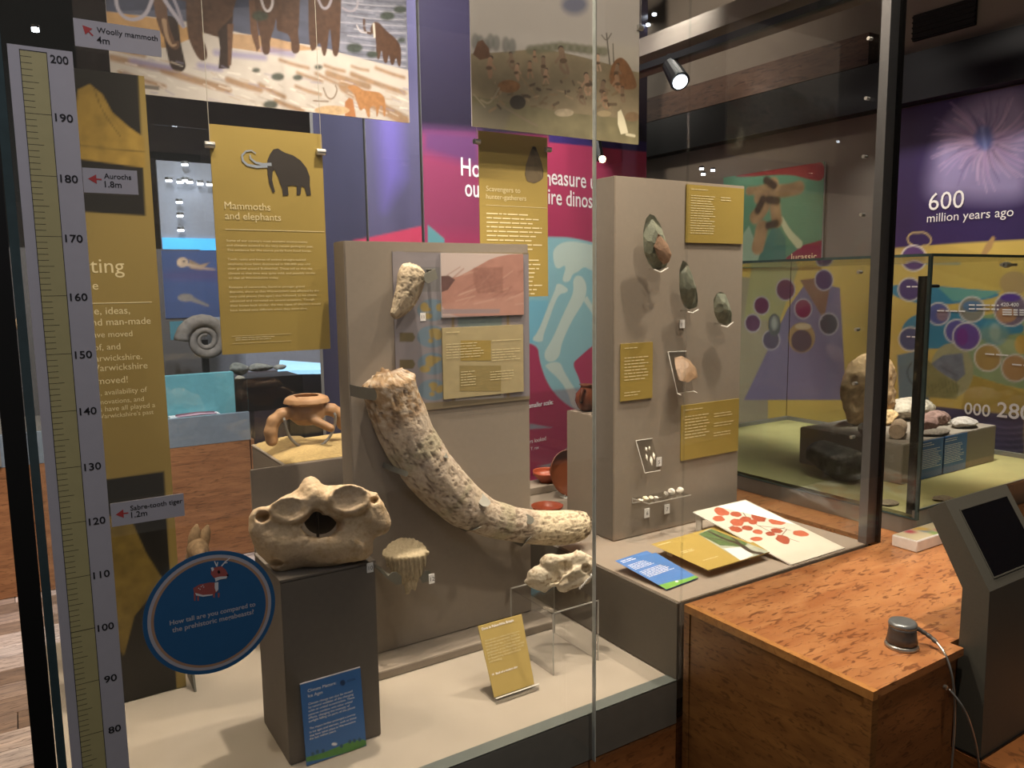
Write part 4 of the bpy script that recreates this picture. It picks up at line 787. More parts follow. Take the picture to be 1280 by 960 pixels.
for (a, b, rx, ry, an) in [(563, 85, 42, 20, .25), (640, 98, 34, 14, .15), (548, 122, 32, 16, .1), (718, 76, 46, 18, .2), (690, 126, 32, 16, 0), (645, 142, 38, 20, .2), (760, 115, 42, 22, .4), (640, 178, 38, 15, .2), (700, 172, 34, 13, .1), (756, 192, 28, 13, .15), (857, 138, 46, 17, .12), (858, 186, 34, 14, .1), (822, 203, 26, 12, .1), (890, 233, 42, 22, .3), (984, 201, 44, 16, .15), (749, 230, 32, 12, 0), (730, 140, 24, 14, 0)]:
    rl = random.Random(int(a)); pts = []
    for t_ in np.linspace(0, 2*math.pi, 19)[:-1]:
        r_ = 1+rl.uniform(-.13, .1); pts.append(lg(a+rx*r_*math.cos(t_)*math.cos(an)-ry*r_*math.sin(t_)*math.sin(an), b+rx*r_*math.cos(t_)*math.sin(an)+ry*r_*math.sin(t_)*math.cos(an)))
    p7.poly(pts, rl.choice(['#a64a2c', '#9c4429', '#b25636']), nz=.15, sc=150)
p7.build('print', t7)
mb = MB()
q = at(892, 683, z=ZP+.001); q_ = F7.p(.01, h7-.01, -.004)
for (a, b) in ((.012, h7-.02), (w7-.012, h7-.02), (.012, h7*.35), (w7-.012, h7*.35)):
    c = F7.p(a, b, -.004); mb.box((c[0]-.0025, c[1]-.014, ZP+.001), (c[0]+.0025, c[1]+.014, c[2]))
mb.build('clear_stand', MT['aedge'], t7)

# ================================================================== FOSSILS
# -- the big neck vertebra on the plinth
FA = facing(398, 655, Y=1.845)
ae = lambda x_, y_: (300+x_*.15625, 585+y_*.15625)
OUT = [tuple(FA.uv(*ae(*q))) for q in [(68, 400), (100, 345), (150, 322), (240, 285), (340, 225), (430, 175), (490, 130), (530, 90), (570, 80), (610, 100), (650, 125), (760, 125), (870, 128), (960, 155), (1040, 180), (1100, 190), (1118, 230), (1150, 280), (1178, 380), (1175, 470), (1130, 520), (1075, 560), (1050, 600), (1045, 680), (990, 715), (900, 735), (840, 765), (750, 795), (640, 810), (520, 808), (430, 825), (330, 832), (270, 800), (230, 750), (200, 705), (140, 680), (115, 600), (120, 530), (80, 460)]]
u = lambda x_, y_: FA.uv(*ae(x_, y_))
def ex(x_, y_, w): a = u(x_, y_); return (a[0], a[1], w)
k_ = np.hypot(*(u(1, 0)-u(0, 0)))
DEP = .30
def shear(p, s_=DEP): q = p.copy(); q[..., 1] = p[..., 1]-p[..., 2]*s_; return q
def sA(p):
    p = shear(p)
    x, y, z = p[..., 0], p[..., 1], p[..., 2]; d2 = poly2(x, y, OUT); th = .022+.026*np.clip(-d2/.045, 0, 1)
    d = smax(d2+.004, np.abs(z)-th, .022)
    for (cx_, cy_), (rx_, ry_), zt_ in (((400, 340), (165, 112), .062), ((865, 262), (178, 135), .066)):
        c_ = ex(cx_, cy_, 0); e_ = (np.hypot((x-c_[0])/(rx_*k_), (y-c_[1])/(ry_*k_))-1)*ry_*k_; d = smin(d, smax(e_, np.abs(z-.02)-(zt_-.02), .010), .014)
    d = smin(d, caps(p, ex(565, 130, .0), ex(600, 240, .03), .018, .026), .02)
    d = smin(d, caps(p, ex(180, 500, .02), ex(330, 740, .01), .026, .02), .03); d = smin(d, caps(p, ex(330, 620, .03), ex(930, 640, .03), .026, .028), .04); d = smin(d, caps(p, ex(1070, 330, .015), ex(1110, 450, .015), .022, .026), .02)
    d = smin(d, caps(p, ex(170, 380, .02), ex(240, 400, .02), .018), .02)
    for c, r in ((ex(425, 318, .088), (195*k_, 138*k_, .040)), (ex(868, 232, .094), (205*k_, 158*k_, .046)), (ex(640, 330, .09), (110*k_, 90*k_, .04))): d = smax(d, -ell3(p, c, r), .005)
    h2 = np.minimum(np.hypot((x-ex(640, 465, 0)[0])/(146*k_), (y-ex(640, 465, 0)[1])/(104*k_))-1, np.hypot((x-ex(610, 395, 0)[0])/(60*k_), (y-ex(610, 395, 0)[1])/(55*k_))-1)*.014
    d = smax(d, -h2, .008)
    d = smax(d, -caps(p, ex(840, 430, .075), ex(700, 480, .0), .011, .018), .008)
    d = smax(d, -ell3(p, ex(192, 388, .045), (62*k_, 46*k_, .05)), .006); d = smax(d, -ell3(p, ex(1070, 262, .04), (36*k_, 26*k_, .04)), .005)
    d = smax(d, -ell3(p, ex(285, 755, .035), (62*k_, 34*k_, .022)), .006)
    return d+(noise3(p, 30, 3)-.5)*.007+(noise3(p, 110, 5)-.5)*.0032
V, F_ = nets(sA, (-.19, -.15, -.085), (.19, .155, .10), .0032)
n = noise3(V, 22, 4)[:, None]; n2 = noise3(V, 90, 8)[:, None]; ca_, cb_, cc_ = (np.array(srgb(c)) for c in ('#d6b888', '#b4935f', '#c9b090'))
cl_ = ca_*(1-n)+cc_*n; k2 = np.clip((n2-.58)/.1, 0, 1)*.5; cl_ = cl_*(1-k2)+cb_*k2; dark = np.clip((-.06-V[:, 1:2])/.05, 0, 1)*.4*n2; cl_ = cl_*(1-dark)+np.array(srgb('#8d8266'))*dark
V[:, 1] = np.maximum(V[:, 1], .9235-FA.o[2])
vt = thing('vertebra_fossil', 'huge pale ring shaped neck vertebra resting on the plinth', 'fossil', (FA.o[0], FA.o[1], .923))
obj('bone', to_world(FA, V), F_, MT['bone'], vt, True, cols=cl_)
MB().box((.53, 1.87, .9225), (.70, 1.94, .9275)).build('rest_plate', MT['black'], vt)
c = FA.p(*u(640, 455), -.05); MB().tube([FA.p(*u(650, 470), -.085), FA.p(*u(650, 470), -.072)], .042, 24).build('support_pad', MT['black'], vt); MB().tube([(c[0], c[1]+.02, .925), (c[0], c[1]+.02, c[2]+.02), (c[0], c[1]+.02, c[2]-.01)], .004, 8).build('support_rod', MT['black'], vt)

# -- swept, cracked ivory
def ivory(name, parent, ctr, Yc, ridges, seed, colf, ns=150, sg=72, crack=.06, jag=.25, flat=.8):
    P = np.array([at(a, b, y=Yc) for a, b, r in ctr]); F0 = np.array([np.linalg.norm(at(a+r, b, y=Yc)-at(a, b, y=Yc))*math.cos(math.radians(12)) for a, b, r in ctr]); m = len(P)
    L = np.r_[0, np.cumsum(np.linalg.norm(np.diff(P, axis=0), axis=1))]; t = np.linspace(0, L[-1], ns)
    def sm(a): 
        b = np.interp(t, L, a); 
        for _ in range(int(ns/m*1.2)): b[1:-1] = (b[:-2]+b[1:-1]*2+b[2:])/4
        return b
    C = np.stack([sm(P[:, i]) for i in range(3)], 1); R = sm(F0); T = np.gradient(C, axis=0); T /= np.linalg.norm(T, axis=1)[:, None]; V = []; K = []
    A = np.linspace(0, 2*np.pi, sg, endpoint=False)
    for i in range(ns):
        w = np.array([0, -1., 0]); w -= T[i]*(w@T[i]); w /= np.linalg.norm(w); v = np.cross(T[i], w)
        q = np.stack([np.cos(A)*2.2, np.sin(A)*2.2, np.full(sg, t[i]*14)], 1); g = np.stack([np.cos(A)*6, np.sin(A)*6, np.full(sg, t[i]*16)], 1)
        dn = (noise3(q, 1, seed)-.5)*.16; cr = noise3(g, 1, seed+2); ck = np.clip(1-np.abs(cr-.5)/.035, 0, 1)*crack; r = R[i]*(1+dn-ck)
        r *= 1+.05*(noise3(np.stack([np.cos(A)*9, np.sin(A)*9, np.full(sg, t[i]*9)], 1), 1, seed+5)-.5)
        e = min(t[i], L[-1]-t[i]); r *= np.clip((e/R[i]*3)**.35 if e > 0 else .55, .55, 1)
        sh = T[i]*0
        dx = (noise3(np.stack([np.cos(A)*5, np.sin(A)*5, A*0], 1), 1, seed+11)-.5)*R[i]*jag*2*max(0, 1-e/(R[i]*2))
        V.append(C[i]+(np.cos(A)*r)[:, None]*v+(np.sin(A)*r*flat)[:, None]*w+dx[:, None]*T[i]); K.append(np.stack([np.full(sg, t[i]/L[-1]), A, ck/max(crack, 1e-6), cr], 1))
    V = np.concatenate(V); K = np.concatenate(K); n = len(V); V = np.vstack([V, C[0], C[-1]]); F = [(i*sg+k, (i+1)*sg+k, (i+1)*sg+(k+1) % sg, i*sg+(k+1) % sg) for i in range(ns-1) for k in range(sg)]
    F += [(n, k, (k+1) % sg) for k in range(sg)]+[(n+1, (ns-1)*sg+(k+1) % sg, (ns-1)*sg+k) for k in range(sg)]
    K = np.vstack([K, [0, 0, 1, .5], [1, 0, 1, .5]]); return obj(name, V, F, MT['tusk'], parent, True, cols=np.clip(colf(V, K), 0, 1))
S = lambda h_: np.array(srgb(h_))
def tuskcol(V, K):
    t, A, ck, cr = K[:, 0], K[:, 1], K[:, 2:3], K[:, 3:4]; n = noise3(V, 26, 2)[:, None]; m2 = noise3(V, 80, 6)[:, None]
    c = S('#b5a594')*(1-n)+S('#cbb898')*n
    br = np.clip((.16-t)/.05, 0, 1)[:, None]*np.clip((m2-.35)/.2, 0, 1); c = c*(1-br)+S('#9a7a4e')*br
    for a, b in ((.2, .28), (.42, .46), (.60, .68)):
        k = (np.clip((t-a)/.02, 0, 1)*np.clip((b-t)/.02, 0, 1))[:, None]*np.clip((n-.3)/.1, 0, 1)*.8; c = c*(1-k)+S('#a9a080')*k
    wh = np.clip((t-.74)/.05, 0, 1)[:, None]; c = c*(1-wh)+S('#dccaa4')*wh
    dk = (np.clip((t-.88)/.08, 0, 1)[:, None]*.8+np.exp(-((t-.69)/.03)**2)[:, None]*.7)*np.clip((m2-.5)/.08, 0, 1); c = c*(1-dk)+S('#4f3826')*dk
    k = ck*.75; c = c*(1-k)+S('#5a4030')*k; st = np.clip((m2-.6)/.06, 0, 1)*.35; return c*(1-st)+S('#86684a')*st
tk = thing('tusk_fossil', 'long curved cracked mammoth tusk fixed across the backboard', 'fossil', at(560, 660, y=2.1))
TC = [(484, 466, 33), (489, 495, 33), (500, 525, 32), (515, 555, 31), (534, 585, 30), (556, 610, 28), (580, 632, 25), (610, 648, 20), (640, 655, 18), (670, 659, 17.5), (700, 660, 17.5), (720, 658, 16), (735, 656, 12)]
ivory('tusk', tk, TC, 2.105, 0, 4, tuskcol, 190, 84, .09)
def bracket(pts, Yf, m, par, w=.010, nm='bracket'):
    P = [at(a, b, y=yy) for (a, b), yy in pts]; mb = MB()
    for i in range(len(P)-1):
        a, b = P[i], P[i+1]; mb.tube([a, (a+b)/2, b], w, 8)
    mb.build(nm, MT['metal'], par)
def strap(par, base, tip, Yt, wv=.024, th=.004, nm='bracket'):
    """flat hook: from the board forward under the fossil, bent over its front"""
    M0 = at(*base, y=2.115); T0 = at(*tip, y=Yt); B_ = np.array([M0[0], YB, M0[2]]); path = [B_, B_*.5+M0*.5, M0, M0*.5+T0*.5, T0]; d = T0-M0; d /= np.linalg.norm(d); s_ = np.cross(d, [0, 1, 0]); Z_ = np.cross(s_, d); s_ /= np.linalg.norm(s_)
    mb = MB(); mb.prism([B_-s_*wv/2, M0-s_*wv/2, M0+s_*wv/2, B_+s_*wv/2], d*th)
    n = 9; fo = [M0-s_*wv/2, T0-s_*wv/2*1.0]+[T0+(d*math.cos(a)-s_*math.sin(a))*wv/2 for a in np.linspace(math.pi/2*.9, -math.pi/2*.9, n)]+[T0+s_*wv/2, M0+s_*wv/2]
    mb.prism(fo, (0, -th, 0)); mb.build(nm, MT['metal'], par)
for b_, t_, yt, wv in (((446, 490), (466, 493), 2.035, .034), ((547, 552), (556, 570), 2.055, .018), ((488, 585), (507, 592), 2.05, .016), ((588, 610), (606, 628), 2.045, .032), ((586, 662), (596, 660), 2.055, .028), ((643, 640), (662, 650), 2.06, .026), ((655, 680), (660, 674), 2.062, .026)):
    strap(tk, b_, t_, yt, wv)
def fragcol(V, K):
    n = noise3(V*np.array([1, 1, .3]), 120, 2)[:, None]; c = S('#a8957a')*(1-n)+S('#d0bd98')*n; lo = np.clip((1.50-V[:, 2:3])/.04, 0, 1); c = c*(1-lo*.7)+S('#b48a4c')*lo*.7; k = K[:, 2:3]*.6; return c*(1-k)+S('#4d3d2c')*k
tf = thing('tusk_fragment', 'short curved ivory tusk fragment mounted high on the backboard', 'fossil', at(512, 400, y=2.1))
ivory('fragment', tf, [(519, 332, 13), (515, 345, 17), (512, 360, 16), (506, 375, 14), (499, 387, 10), (491, 396, 5)], 2.12, 0, 9, fragcol, 70, 48, .10)
strap(tf, (545, 342), (533, 348), 2.085, .03)
# -- tooth
def toothcol(V, K):
    n = noise3(V*np.array([3, 3, .5]), 90, 3)[:, None]; return S('#86795f')*(1-n)+S('#c4b590')*n
tt = thing('tooth_fossil', 'ridged mammoth molar with tapering roots held by a grey cradle', 'fossil', at(508, 742, y=2.10))
FT = facing(507, 700, Y=2.085); te = lambda x_, y_: (465+x_*.078125, 675+y_*.078125)
def tx(a, b, w): q = FT.uv(*te(a, b)); return (q[0], q[1], w)
kt = np.hypot(*(FT.uv(*te(1, 0))-FT.uv(*te(0, 0))))
def sT(p):
    p = shear(p, .33)
    x, y, z = p[..., 0], p[..., 1], p[..., 2]; cx, cy, _ = tx(530, 215, 0); X = x-cx; Y_ = y-cy
    dep = np.clip(-Y_/(560*kt), 0, 1.2); hw = 362*kt*(1-.62*dep**1.25); cxs = -30*kt*0+60*kt*dep; d = (np.sqrt(((X-cxs)/hw)**2+(z/(hw*.55))**2)-1)*hw*.55
    d = smax(d, Y_-85*kt*(1-(X/(400*kt))**2)+z*.9-.004, .006); d = smax(d, -Y_-(470*kt), .02); d += .0022*np.sin(X/kt/11+z*90)*np.clip(dep*4, .25, 1)
    d = smin(d, caps(p, tx(800, 200, 0), tx(885, 205, .005), .012, .006), .006)
    for a, b, c2, d3 in ((560, 600, 550, 850), (600, 600, 590, 840), (700, 560, 685, 800), (500, 560, 490, 700), (640, 580, 640, 760)): d = smin(d, caps(p, tx(a, b, 0), tx(c2, d3, .004), .011, .003), .008)
    return d+(noise3(p, 120, 2)-.5)*.003
V, F_ = nets(sT, (-.085, -.13, -.05), (.085, .06, .05), .0019)
n = noise3(V*np.array([2.5, .5, 2.5]), 110, 3)[:, None]; ct = S('#7d6f55')*(1-n)+S('#c9b893')*n; tp = np.clip((V[:, 1:2]-FT.uv(*te(500, 300))[1])/.01, 0, 1)*.5; ct = ct*(1-tp)+S('#cdb889')*tp
obj('molar', to_world(FT, V), F_, MT['bone'], tt, True, cols=ct)
for pts in ([(130, 440), (260, 575), (330, 515), (400, 515), (470, 580), (480, 700), (390, 720), (250, 620), (130, 500)], [(770, 620), (850, 495), (920, 490), (960, 560), (900, 660), (810, 690)]):
    P = [at(*te(*q), y=2.055) for q in pts]; MB().prism(P, (0, .003, 0)).build('cradle', MT['metal'], tt)
for q in ((300, 600), (860, 600)): c = at(*te(*q), y=2.056); MB().tube([c, (c[0], YB, c[2])], .006, 8).build('cradle_rod', MT['metal'], tt)
# -- dog skull on a clear stand
st = thing('acrylic_stand', 'clear acrylic bridge stand under the animal skull', 'stand', (1.36, 1.93, ZF+.001)); zs = .642
sx0, sx1, sy0, sy1 = 1.278, 1.452, 1.80, 2.03
MB().box((sx0, sy0, zs), (sx1, sy1, zs+.004)).build('top_sheet', MT['acrylic'], st); MB().box((sx0, sy0, ZF+.001), (sx0+.004, sy1, zs)).build('side_sheet', MT['acrylic'], st); MB().box((sx1-.004, sy0, ZF+.001), (sx1, sy1, zs)).build('side_sheet', MT['acrylic'], st)
mb = MB()
for x_ in (sx0, sx1-.004):
    for y_ in (sy0-.0012, sy1): mb.box((x_, y_, ZF+.001), (x_+.004, y_+.0012, zs+.004))
mb.box((sx0, sy0-.0012, zs), (sx1, sy0, zs+.004)).box((sx0, sy1, zs), (sx1, sy1+.0012, zs+.004)); mb.build('bright_edge', MT['aedge'], st)
FS = facing(702, 724, Y=1.91); se = lambda x_, y_: (702+(x_-372)/5.5, 724+(y_-204)/5.5)
def sx(a, b, w): q = FS.uv(*se(a, b)); return (q[0], q[1], w)
ks = np.hypot(*(FS.uv(*se(1, 0))-FS.uv(*se(0, 0))))
def sS(p):
    p = shear(p, .36)
    d = ell3(p, sx(230, 235, 0), (95*ks, 85*ks, .034)); d = smin(d, ell3(p, sx(300, 130, 0), (75*ks, 60*ks, .03)), .012); d = smin(d, ell3(p, sx(390, 205, -.004), (150*ks, 95*ks, .022)), .014); d = smin(d, ell3(p, sx(500, 170, 0), (80*ks, 85*ks, .022)), .012); d = smin(d, caps(p, sx(330, 140, 0), sx(500, 100, 0), .023, .019), .014)
    d = smin(d, caps(p, sx(500, 105, 0), sx(560, 120, .002), .019, .015), .01); d = smin(d, caps(p, sx(130, 265, 0), sx(255, 325, .01), .008, .007), .01); d = smin(d, caps(p, sx(250, 320, .01), sx(330, 275, .03), .007, .006), .006)
    d = smin(d, caps(p, sx(330, 280, .03), sx(440, 190, .034), .0065, .007), .006); d = smin(d, caps(p, sx(380, 300, .008), sx(540, 250, .01), .018, .013), .012); d = smin(d, caps(p, sx(450, 200, .02), sx(560, 160, .01), .016, .016), .012)
    d = smin(d, caps(p, sx(470, 65, 0), sx(495, 45, 0), .006, .003), .006)
    d = smax(d, -ell3(p, sx(395, 165, .036), (54*ks, 46*ks, .030)), .005); d = smax(d, -ell3(p, sx(335, 215, .038), (38*ks, 62*ks, .026)), .005); d = smax(d, -ell3(p, sx(537, 175, .028), (32*ks, 38*ks, .026)), .003); d = smax(d, -ell3(p, sx(430, 255, .038), (34*ks, 22*ks, .018)), .004)
    return d+(noise3(p, 70, 3)-.5)*.005
V, F_ = nets(sS, (-.12, -.075, -.055), (.12, .075, .07), .0021); n = noise3(V, 40, 2)[:, None]; cs = S('#c9b898')*(1-n)+S('#e0d4b8')*n; k = np.clip((noise3(V, 90, 9)[:, None]-.62)/.06, 0, 1)*.5; cs = cs*(1-k)+S('#8d6a42')*k
dz = zs+.0045-(FS.o[2]+V[:, 1].min()); sk = thing('dog_skull', 'small cream coloured animal skull on the clear stand', 'skull', (FS.o[0], FS.o[1], zs+.004)); FS.o[2] += dz
cran = obj('cranium', to_world(FS, V), F_, MT['bone'], sk, True, cols=cs)
mb = MB()
for i in range(9):
    a = np.array(sx(495+i*11, 250-i*11, .024+.002*math.sin(i))); b = a+np.array([.001, .009+(.006 if i == 7 else 0), .002]); A_, B_ = [to_world(FS, q[None])[0] for q in (a, b)]; mb.tube([A_, (A_+B_)/2, B_], [.003, .0026, .0008], 7)
mb.build('teeth', MT['whiteink'], cran, True)

# -- hand axes
YP = 2.09
he = lambda x_, y_: (640+x_/4, 240+y_/4)
def greenc(a, b): n = noise3(np.array([[a*1., b*1., 0]]), 60, 2)[0]; return S('#636a5a')*(1-n)+S('#93967f')*n
def axe(lab, out, cen, seed, colf, T=.016):
    F_ = Frame(at(*cen, y=YP-.045), (1, 0, 0), (0, -.12, 1)); P = knapped('hand_axe', '', F_, [he(*q) for q in out], T, seed, colf, 34, back=.8); return F_, prop(P, lab, 'hand axe')
O1 = [(688, 105), (715, 120), (742, 165), (765, 225), (782, 290), (782, 345), (770, 375), (735, 392), (705, 380), (680, 350), (662, 310), (655, 250), (658, 190), (668, 140)]
F8, a1 = axe('largest grey green hand axe with a brown patch upper left', O1, he(715, 260), 11, greenc, .022)
# brown cortex patch: a part of the same stone
OB = [(712, 205), (762, 262), (780, 310), (765, 350), (740, 362), (712, 330), (690, 270)]
def brown(a, b): n = noise3(np.array([[a*1., b*1., 0]]), 90, 4)[0]; return S('#8f6f55')*(1-n)+S('#a8866a')*n
prop(knapped('cortex_patch', '', F8, [he(*q) for q in OB], .008, 4, brown, 4, parent=a1, d=.0195, back=.3), 'flat brown unworked patch')
O2 = [(855, 340), (880, 360), (900, 410), (920, 470), (930, 540), (925, 575), (890, 588), (858, 570), (842, 520), (835, 450), (838, 390)]
F9, a2 = axe('long dark green pointed hand axe in the middle of the panel', O2, he(882, 470), 21, lambda a, b: greenc(a, b)*.82, .020)
O3 = [(1040, 498), (1065, 510), (1088, 560), (1100, 610), (1095, 650), (1065, 668), (1030, 650), (1010, 600), (1008, 540), (1020, 510)]
F10, a3 = axe('smallest oval green hand axe at the right of the panel', O3, he(1053, 585), 33, greenc, .018)
def stonehook(lab, pts):
    P = [at(*he(*q), y=yy) for q, yy in pts]; t = thing('clear_hook', lab, 'hook', P[0]); mb = MB()
    for a, b in zip(P, P[1:]): mb.tube([a, (a+b)/2, b], .0022, 6)
    mb.build('wire_rest', MT['aedge'], t)
    c = (P[0]+P[-1])/2; MB().box((c[0]-.004, c[1]+.004, c[2]-.003), (c[0]+.004, YP-.0005, c[2]+.003)).build('arm', MT['acrylic'], t)
stonehook('clear hook under the largest hand axe', [((712, 388), 2.03), ((742, 402), 2.02), ((780, 380), 2.03)])
stonehook('clear hook under the long middle hand axe', [((878, 600), 2.03), ((902, 605), 2.02), ((932, 588), 2.03)])
stonehook('clear hook under the small oval hand axe', [((1045, 668), 2.03), ((1075, 676), 2.02), ((1105, 652), 2.03)])
# -- brown stone on clear bracket
cs_ = thing('clear_mount', 'clear acrylic mount behind the brown stone flake', 'mount', at(852, 492, y=2.05)); A_, B_, C_, D_ = at(835, 440, y=2.085), at(858, 439, y=2.085), at(867, 489, y=2.03), at(847, 492, y=2.03)
MB().prism([A_, B_, C_, D_], (0, .003, 0)).build('sheet', MT['acrylic'], cs_); mb = MB()
for a, b in ((A_, B_), (A_, D_), (D_, C_)): mb.tube([a, (a+b)/2, b], .0016, 6)
mb.tube([D_, D_+(0, -.018, -.004)], .002, 6).tube([C_, C_+(0, -.018, -.004)], .002, 6); mb.build('bright_edge', MT['aedge'], cs_)
F11 = Frame(at(858, 465, y=2.025), (1, 0, 0), (0, .8, 1)); prop(knapped('stone_flake', '', F11, [(843, 447), (852, 445), (862, 450), (871, 462), (872, 472), (860, 478), (848, 475), (845, 462)], .016, 6, lambda a, b: S('#8a6c4c')*(.7+.4*noise3(np.array([[a, b, 0.]]), 80, 3)[0]), 22), 'brown knapped stone flake on a clear mount', 'stone tool')
# -- flint slivers card
fc = thing('clear_mount', 'clear acrylic sheet holding five pale flint slivers', 'mount', at(820, 590, y=2.05)); ke = lambda x_, y_: (780+x_*.1458, 540+y_*.1458)
A_, B_, C_, D_ = at(*ke(102, 75), y=2.086), at(*ke(243, 55), y=2.086), at(*ke(312, 330), y=2.035), at(*ke(180, 352), y=2.035)
MB().prism([A_, B_, C_, D_], (0, .0025, 0)).build('sheet', MT['acrylic'], fc); mb = MB()
for a, b in ((A_, B_), (A_, D_), (D_, C_)): mb.tube([a, (a+b)/2, b], .0013, 6)
mb.build('bright_edge', MT['aedge'], fc)
FX = Frame(D_, C_-D_, A_-D_)
for i, ((a, b), (c_, d_), w_) in enumerate((((178, 128), (196, 172), 8), ((208, 122), (218, 158), 7), ((182, 185), (198, 252), 9), ((224, 202), (236, 290), 12), ((244, 170), (260, 244), 9))):
    mx, my = (a+c_)/2, (b+d_)/2; kk = knapped('flint_sliver', '', FX, [ke(a, b), ke(mx+w_, my-10), ke(mx+w_, my+12), ke(c_, d_), ke(mx-w_, my+8), ke(mx-w_, my-10)], .004, i, lambda a, b: S('#ddd6c4'), 6, d=.003)
    prop(kk, ['upper left pale flint sliver on the clear sheet', 'upper right short pale flint sliver on the sheet', 'left middle pale flint sliver on the sheet', 'longest lowest pale flint sliver on the sheet', 'right hand pale flint sliver on the sheet'][i], 'flint')
# -- acrylic shelf with bits
sh = thing('acrylic_shelf', 'clear acrylic shelf low on the hand axe panel', 'shelf', at(840, 620, y=2.05)); L0 = at(*ke(70, 590), y=2.088); L1 = at(*ke(165, 625), y=2.0); R0 = at(*ke(575, 545), y=2.0)
zz = L1[2]; xa, xb = L0[0], R0[0]
MB().box((xa, 2.0, zz-.003), (xb, 2.0885, zz)).build('sheet', MT['acrylic'], sh); MB().box((xa, 2.0, zz-.003), (xb, 2.0012, zz+.0005)).box((xa, 2.0, zz-.003), (xa+.0015, 2.0885, zz+.0005)).box((xa, 2.0865, zz-.02), (xb*.7+xa*.3, 2.0885, zz-.018)).box((xa, 2.0865, zz-.02), (xa+.002, 2.0885, zz)).build('bright_edge', MT['aedge'], sh)
for i, (a, b, wpx, hpx, col, nm, lab) in enumerate(((150, 578, 28, 14, '#b8a888', 'bone_piece', 'left cream bone piece on the acrylic shelf'), (195, 580, 34, 22, '#c9b88c', 'bone_piece', 'second cream bone piece on the acrylic shelf'), (240, 578, 26, 18, '#c4b489', 'bone_piece', 'third yellow cream bone piece on the shelf'), (285, 570, 14, 10, '#cfc8b8', 'bone_piece', 'tiny white crumb of bone on the shelf'),
                                                (365, 530, 24, 26, '#a8a59c', 'flint_piece', 'grey white flint piece on the acrylic shelf'), (415, 510, 36, 36, '#d6d1c6', 'flint_piece', 'tall white flint piece on the acrylic shelf'), (490, 508, 42, 32, '#d0cabd', 'flint_piece', 'broad white flint piece at the shelf end'))):
    c = at(*ke(a, b), y=2.03); rx_ = wpx*.1458*.0024; rz_ = hpx*.1458*.0024; bo = boulder(nm, (c[0], 2.035, zz+rz_*1.0+.001), (rx_, .010+rx_*.3, rz_), 40+i, col, '#8f8672' if i == 4 else '#e6dfcc', h=max(.0009, rx_/7)); prop(bo, lab, 'flint' if i > 3 else 'bone')

# ================================================================== BACK HALF OF THE CASE
# the jar with handles on its ring stand over sand
yj = 2.62; ze = lambda x_, y_: (300+x_/6, 440+y_/6)
zsn = tz+.005
def sand_h(x, y): return 0
xs = np.linspace(.705, 1.34, 50); ys = np.linspace(2.468, 2.85, 30); V = []; 
for y_ in ys:
    for x_ in xs:
        e = min(1, min(x_-.705, 1.34-x_)/.1, min(y_-2.468, 2.85-y_)/.09); hh = .030*(max(0, e)**.8)*(0.7+.6*noise3(np.array([[x_, y_, 0]]), 9, 2)[0]) ; V.append((x_, y_, zsn+.0005+hh*(1 if x_ < .85 else .75)))
nx = len(xs); n = len(V); V2 = V+[(v[0], v[1], zsn) for v in V]; F_ = [(j*nx+i, j*nx+i+1, (j+1)*nx+i+1, (j+1)*nx+i) for j in range(len(ys)-1) for i in range(nx-1)]; F_ += [tuple(n+i for i in f[::-1]) for f in F_]
sd = prop(obj('sand_mound', V2, F_, MT['sand'], None, True), 'heap of yellow sand under the clay jar', 'sand', kind='stuff')
ja = thing('clay_jar', 'broken handled terracotta jar neck raised above the sand', 'jar', at(393, 566, y=yj))
jc = at(*ze(500, 380), y=yj); kj = np.linalg.norm(at(*ze(1, 0), y=yj)-at(*ze(0, 0), y=yj))*1.04
def sJ(p):
    q = p-jc; r = np.hypot(q[..., 0], q[..., 1]); z = q[..., 2]/kj; R = np.interp(z, [-190, -120, -60, -10, 0, 40, 62], [60, 130, 130, 120, 180, 165, 125])*kj; d = np.abs(r-R+.010)-.010; d = smax(d, np.abs(q[..., 2]+55*kj)-115*kj, .006)
    for s_ in (-1, 1):
        pts = [(s_*110, -60), (s_*200, -75), (s_*265, -120), (s_*290, -200), (s_*285, -265 if s_ < 0 else -180)]
        for a, b in zip(pts, pts[1:]): d = smin(d, caps(q, (a[0]*kj, 0, a[1]*kj), (b[0]*kj, 0, b[1]*kj), .021, .021), .008)
    d = smin(d, caps(q, (10*kj, -.05, -120*kj), (120*kj, -.08, -190*kj), .016, .014), .01)
    return d+(noise3(p, 60, 4)-.5)*.003
V, F_ = nets(sJ, jc+(-.17, -.14, -.15), jc+(.17, .14, .06), .004); n = noise3(V, 30, 2)[:, None]; obj('vessel', V, F_, MT['clay'], ja, True, cols=S('#a3774a')*(1-n)+S('#c29766')*n)
ring = [np.array([.834+.088*math.cos(t), yj-.03, 1.165+.105*math.sin(t)]) for t in np.linspace(math.pi, 2*math.pi, 24)]; zbt = min(q[2] for q in ring)
rs = thing('ring_stand', 'dark hooped metal stand holding the clay jar', 'stand', (jc[0], yj, zbt)); MB().tube([(ring[0][0], yj, ring[0][2]+.02)]+ring+[(ring[-1][0], yj, ring[-1][2]+.02)], .005, 8).build('hoop', MT['fascia'], rs)
MB().lathe([(.05, 0), (.05, .004)], (.834, yj-.03, zbt-.008), 24).build('foot', MT['fascia'], rs)
